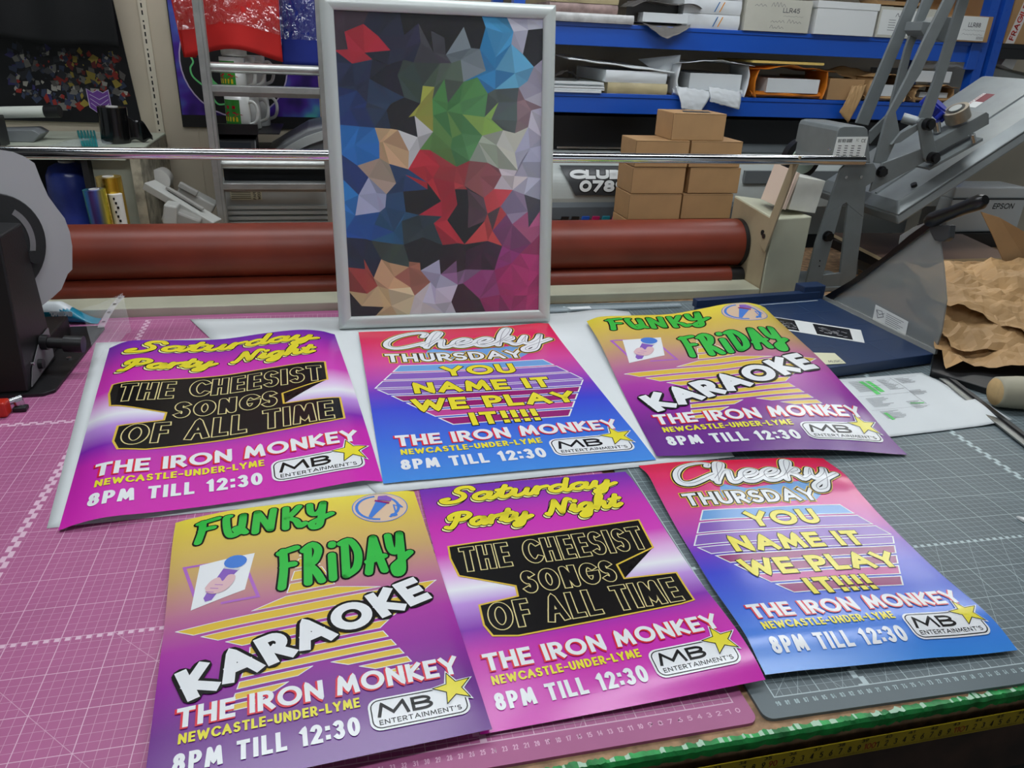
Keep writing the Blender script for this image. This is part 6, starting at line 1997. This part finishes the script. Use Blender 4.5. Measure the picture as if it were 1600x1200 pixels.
for k in range(1, 4):
    t0 = k / 4
    p0_, p1_ = fl_.lerp(bl_, t0), B_.lerp(A_, t0)
    b.bar(p0_ + V(0, 0, .02), p1_ + V(0, 0, .02), .1, .03)
    b.bar(fl_.lerp(B_, t0) + V(0, 0, .02), bl_.lerp(A_, t0) + V(0, -1.6, .02), .1, .03)
b.build('printed_grid', m_navyline, gc)
gn = (B_ - A_).normalized(); gside = V(gn.y, -gn.x, 0)
if gside.x < 0: gside = -gside
gA = A_ + gside * .9


def gp_(u, v, off=0.0):
    """pixel onto the upright plane along the cutting edge"""
    d = ray(u, v); n_2 = gside
    return CAM_O + d * ((gA - CAM_O).dot(n_2) / d.dot(n_2)) + gside * off


blade = [(1279, 468), (1330, 438), (1385, 398), (1420, 368), (1452, 345), (1458, 352), (1440, 366), (1398, 396), (1345, 436), (1296, 470)]
MB().slab([gp_(*p) for p in blade], gside * .5).build('blade_arm', m_knob, gc)
h0, h1 = gp_(1450, 346), gp_(1540, 312)
b = MB()
ds = (h1 - h0)
pts = [h0 + ds * t for t in (0, .08, .2, .4, .62, .8, .93, 1.0)]
b.tube(pts, [1.1, 1.5, 1.45, 1.3, 1.3, 1.45, 1.5, .9], n=16)
hd = b.build('handle', m_knob, gc)
b = MB().slab([gp_(1446, 340), gp_(1458, 336), gp_(1462, 352), gp_(1484, 352), gp_(1482, 372), gp_(1474, 378), gp_(1460, 376), gp_(1452, 362)], gside * 1.6)
b.build('finger_guard', mat('dark_grey_guard', (58, 60, 62), .4), hd, bevel=.2)
m_guard = clear('smoky_clear_guard', (150, 154, 152), .62, .16)
gpoly = [(1280, 466), (1345, 430), (1398, 392), (1402, 368), (1425, 354), (1450, 345), (1462, 362), (1470, 420), (1474, 470), (1466, 520), (1456, 552)]
gd = MB().slab([gp_(u, v, .7) for u, v in gpoly], gside * .35).build('safety_guard', m_guard, gc)
MB().bar(A_ + gside * 1.2 + V(0, 0, .3), B_ + gside * 1.2 + V(0, 0, .3), .7, .9).build('guard_rail', clear('clear_rail', (190, 192, 188), .5, .1), gc)
q = [gp_(1365, 476, .6), gp_(1416, 503, .6), gp_(1411, 527, .6), gp_(1360, 500, .6)]
st_ = MB().slab(q, gside * -.05).build('guard_label', m_lab, gc)
gl = lambda u, v, off: (q[0].lerp(q[1], u / 10)).lerp(q[3].lerp(q[2], u / 10), v / 5) - gside * (.06 + off)
b = MB()
ink_strokes(b, gl, [[(.6, 1.4), (2.2, 1.0), (3.0, 2.4), (1.4, 3.6), (.6, 1.4), (1.6, 2.4), (3.0, 1.4)]], .16, .01, 0, step=9)
for k in range(6):
    ink_strokes(b, gl, [[(3.8, .9 + k * .6), (8.8 - (k % 3) * .7, .9 + k * .6)]], .14, .01, 0, step=9)
b.build('label_print', m_gink, st_)

# photo strips and a card on the cutter
m_photo = mat('dark_photo_print', (24, 24, 30), .25, var=.0)
m_photol = mat('grey_photo_detail', (150, 150, 152), .3)


def strip(q, windows, label, nm, cat, base=m_white):
    t = thing(nm, label, cat, tuple((q[0] + q[2]) / 2))
    MB().slab(q, (0, 0, .05)).build('card', base, t)
    f_ = lambda u, v: (q[0].lerp(q[1], u)).lerp(q[3].lerp(q[2], u), v)
    rnd = random.Random(3)
    for (u0, u1, v0, v1) in windows:
        b_ = MB().slab([f_(u0, v0) + V(0, 0, .06), f_(u1, v0) + V(0, 0, .06), f_(u1, v1) + V(0, 0, .06), f_(u0, v1) + V(0, 0, .06)], (0, 0, .02))
        for k in range(34):
            u = u0 + (u1 - u0) * rnd.uniform(.16, .88); v = v0 + (v1 - v0) * rnd.uniform(.3, .85); r = rnd.uniform(.008, .022)
            b_.add([f_(u - r, v - r * 2) + V(0, 0, .09), f_(u + r, v - r) + V(0, 0, .09), f_(u + r * .6, v + r * 2) + V(0, 0, .09), f_(u - r, v + r) + V(0, 0, .09)], [(0, 1, 2, 3)], 1)
        b_.build('photo', [m_photo, m_photol], t)
    return t


zc = Zb + .06
strip([atZ(1168, 489, zc), atZ(1345, 516, zc), atZ(1351, 536, zc), atZ(1180, 508, zc)], [(.22, .42, .06, .92), (.58, .9, .1, .92)], 'white strip with two dark photographs lying on the blue cutter', 'photo_strip', 'photo')
cd = strip([atZ(1262, 551, zc), atZ(1304, 552, zc), atZ(1322, 568, zc), atZ(1270, 571, zc)], [], 'small cream card on the blue cutter beside the curling yellow poster', 'business_card', 'card', mat('cream_card', (222, 220, 186), .5))
b = MB()
q4 = [atZ(1262, 551, zc), atZ(1304, 552, zc), atZ(1322, 568, zc), atZ(1270, 571, zc)]
ink_strokes(b, lambda u, v, off: (q4[0].lerp(q4[1], u / 10)).lerp(q4[3].lerp(q4[2], u / 10), v / 5) + V(0, 0, .06 + off), layout('MUSIC', 5.2, 9.4, 4.4, 1.0, .16, track=.7), .16, .01, 0)
b.build('lettering', m_gink, cd)

# printed sheet with green highlighter, right of the curling poster
pq = [atZ(1270, 592, .2), atZ(1442, 583, .2), atZ(1583, 660, .2), atZ(1378, 741, .2)]
pq = [atZ(1268, 596, .2), atZ(1440, 583, .2), atZ(1580, 660, .2), atZ(1340, 689, .2)]
ps = thing('printed_sheet', 'white printed sheet with green highlighter marks beside the curling yellow poster', 'paper', tuple((pq[0] + pq[2]) / 2))
pf = lambda a, c, off=0: (pq[0].lerp(pq[1], a)).lerp(pq[3].lerp(pq[2], a), c) + V(0, 0, off + .25 * math.sin(c * 6.3) ** 2 + .2 * abs(a - .5) + (.5 * max(0, a - .8) / .2 if c > .6 else 0))
MB().grid(lambda a, c: pf(a, c), 24, 24, flip=True).build('page', m_paper, ps, solid=.02)
m_hl = mat('green_highlighter', (110, 226, 120), .5)
b = MB()
psf2 = lambda u, v, off: pf(u / 21, v / 29.7, .05 + off)
rnd = random.Random(8)
for (u0, u1, v0, n, dv) in ((6, 10.5, 2.5, 12, .55), (11.2, 13.6, 2.5, 12, .55), (14.5, 17.5, 2.5, 7, .55), (6, 9.5, 12, 8, .6), (11.5, 13.5, 15, 8, .55), (6, 9, 19, 7, .6), (14, 17, 10, 5, .5)):
    for k in range(n):
        ink_strokes(b, psf2, [[(u0, v0 + k * dv), (u0 + (u1 - u0) * rnd.uniform(.5, 1), v0 + k * dv)]], .12, .02, 0, step=3)
ink_strokes(b, psf2, [[(5, 1.8), (19, 1.8)], [(5, 10.8), (16.5, 10.8)], [(13.9, 1.8), (13.9, 17)], [(5, 18), (14, 18)]], .05, .02, 0, step=2)
for hl_, hw_ in (([(8.2, 3), (8.6, 10)], .8), ([(9.4, 3), (9.6, 9)], .8), ([(12, 16), (13.5, 16.4)], .5), ([(6.5, 20), (6.6, 23)], .5)):
    b2 = MB(); ink_strokes(b2, psf2, [hl_], hw_, .01, 0, step=2); b2.build('highlighting', m_hl, ps)
b.build('text_lines', m_gink, ps)

# ---------------------------------------------------------------- right edge of the bench: tray, kraft paper, mallet, steel rule
bt = MB().slab([atZ(1452, 588, .1), atZ(1475, 560, .1) + V(0, 3, 0), V(150, 72, .1), V(150, 48, .1), atZ(1600, 640, .1) + V(2, 0, 0)], (0, 0, 1.2))
tag(bt.build('black_tray', m_bmetal, bevel=.15), 'black tray under the crumpled brown paper at the right edge', 'tray')


def crumple(q, amp, k, seed, label, nm='crumpled_paper', n=46, ridge=1.0, lift=None):
    q = [V(*p) for p in q]

    def fn(a, c):
        p = q[0] * (1 - a) * (1 - c) + q[1] * a * (1 - c) + q[2] * a * c + q[3] * (1 - a) * c
        e = 0.0
        for o_ in range(3):
            f = k * 2 ** o_
            e += (1 - 2.4 * abs(nz(p.x, p.y + p.z, seed + o_ * 7.3, f))) * amp / 1.9 ** o_
        j = nz(a * 7, c * 7, seed + 40) * 1.2
        p = p + V(j * (.4 if 0 < a < 1 else 1.0), j * .6, e * ridge)
        if lift: p = p + lift(a, c)
        p.z = max(p.z, 1.4 + .2 * nz(a * 9, c * 9, seed))
        return p
    b_ = MB().grid(fn, n, n, 0, False)
    o = b_.build(nm, m_kp, solid=.04)
    return tag(o, label, 'wrapping paper', 'crumpled brown wrapping paper')


def kq(u, v, Y): return tuple(atY(u, v, Y))


crumple([tuple(atZ(1478, 576, 1.8)), tuple(atZ(1720, 592, 1.8)), (122, 96, 4), (86, 93, 4)], 1.3, .1, 3, 'lowest crumpled sheet of the brown paper heap beside the mallet', n=22, lift=lambda a, c: V(0, 0, 2.2 * math.sin(c * 1.5)))
crumple([kq(1484, 548, 71), kq(1720, 574, 67), (124, 97, 8), (85, 94, 8)], 1.5, .09, 11, 'middle crumpled sheet of the brown paper heap', n=22, lift=lambda a, c: V(0, 0, 2.6 * math.sin(c * 1.6)))
crumple([kq(1446, 462, 84), kq(1680, 566, 68), (126, 98, 12), (86, 97, 11.5)], 1.2, .09, 23, 'topmost crumpled brown sheet with a torn edge pointing at the cutter guard', n=24, lift=lambda a, c: V(0, 0, 2.0 * math.sin(c * 1.7)))
crumple([kq(1470, 414, 103), kq(1600, 440, 101), kq(1640, 420, 114), kq(1500, 412, 116)], .7, .14, 31, 'crumpled brown sheet at the back of the heap under the press board', n=24)
fp0 = [kq(1600, 478, 92), kq(1532, 330, 96), kq(1560, 334, 97), kq(1668, 396, 94), kq(1668, 500, 92)]
tag(MB().slab([atY(1572, 418, 99.5), atY(1553, 372, 100), atY(1533, 331, 100.5), atY(1562, 340, 100.5), atY(1660, 396, 99.5), atY(1660, 500, 99), atY(1600, 478, 99)], (.1, .35, 0)).build('cardboard_flap', m_kraft), 'upright brown cardboard flap at the right edge above the paper heap', 'cardboard')

m_maple = mat('pale_turned_wood', (206, 184, 140), .55, var=.12, scale=10)
m_endgr = mat('end_grain', (214, 180, 126), .7, var=.15, scale=30)
m_wear = mat('worn_grey_wood', (190, 184, 160), .6, var=.15, scale=8)
ml = thing('wooden_mallet', 'pale wooden mallet head at the right edge in front of the brown paper', 'mallet', (84, 57, 1.3))
mc = atZ(1556, 608, 3.6)
md = V(.97, -.22, 0).normalized()
b = MB().lathe((0, 0, 0), [(0, 0), (2.45, 0), (2.75, .35), (3.0, 4), (3.05, 7), (2.9, 11), (2.6, 13), (0, 13)], n=40, axis='x')
rot = Matrix.Rotation(math.atan2(md.y, md.x), 3, 'Z')
mcx = V(mc.x, mc.y, 3.1)
b.v = [rot @ v + mcx for v in b.v]
for k in range(40):
    b.m[k] = 1
b.build('head', [m_wear, m_endgr], ml)
mh_ = mcx + md * 6.5
MB().cyl(mh_ + V(.1, -3.2, .2), mh_ + V(-.6, -2.6, .2), 1.2, n=20).cyl(mh_ + V(.1, -3.2, .2), mh_ + V(.8, -14, -.6), 1.15, n=20).build('handle', mat('dark_handle_wood', (150, 112, 70), .6, var=.2), ml)
sr0, sr1 = atZ(1476, 592, .5), atZ(1602, 690, .5)
srd = (sr1 - sr0)
sr = thing('steel_rule', 'steel safety rule lying diagonally at the right edge of the grey mat', 'ruler', tuple((sr0 + sr1) / 2 - V(0, 0, .5)))
MB().bar(sr0, sr0 + srd * 1.5, 2.4, .35).build('blade', mat('dull_steel', (150, 152, 148), .35, metal=.8), sr, bevel=.08)
MB().bar(sr0 + V(.9, .7, .35), sr0 + srd * 1.5 + V(.9, .7, .35), .9, .45).build('grip_rib', m_dark, sr)
b = MB().cyl(sr0 + V(.6, -.4, .2), sr0 + V(.6, -.4, .22), .45, n=14)
b.build('hanging_hole', m_hole, sr)
sc = atZ(1597, 814, 0)
tag(MB().slab([(sc.x - .5, sc.y + .7, .03), (sc.x + .3, sc.y + .2, .03), (sc.x + 2.6, sc.y - 2.2, .03), (sc.x + 1.4, sc.y - 2.6, .03), (sc.x - .3, sc.y - .4, .03)], (0, 0, .5)).build('white_scrap', m_white, bevel=.15), 'small white plastic scrap on the grey mat at the right edge', 'scrap')
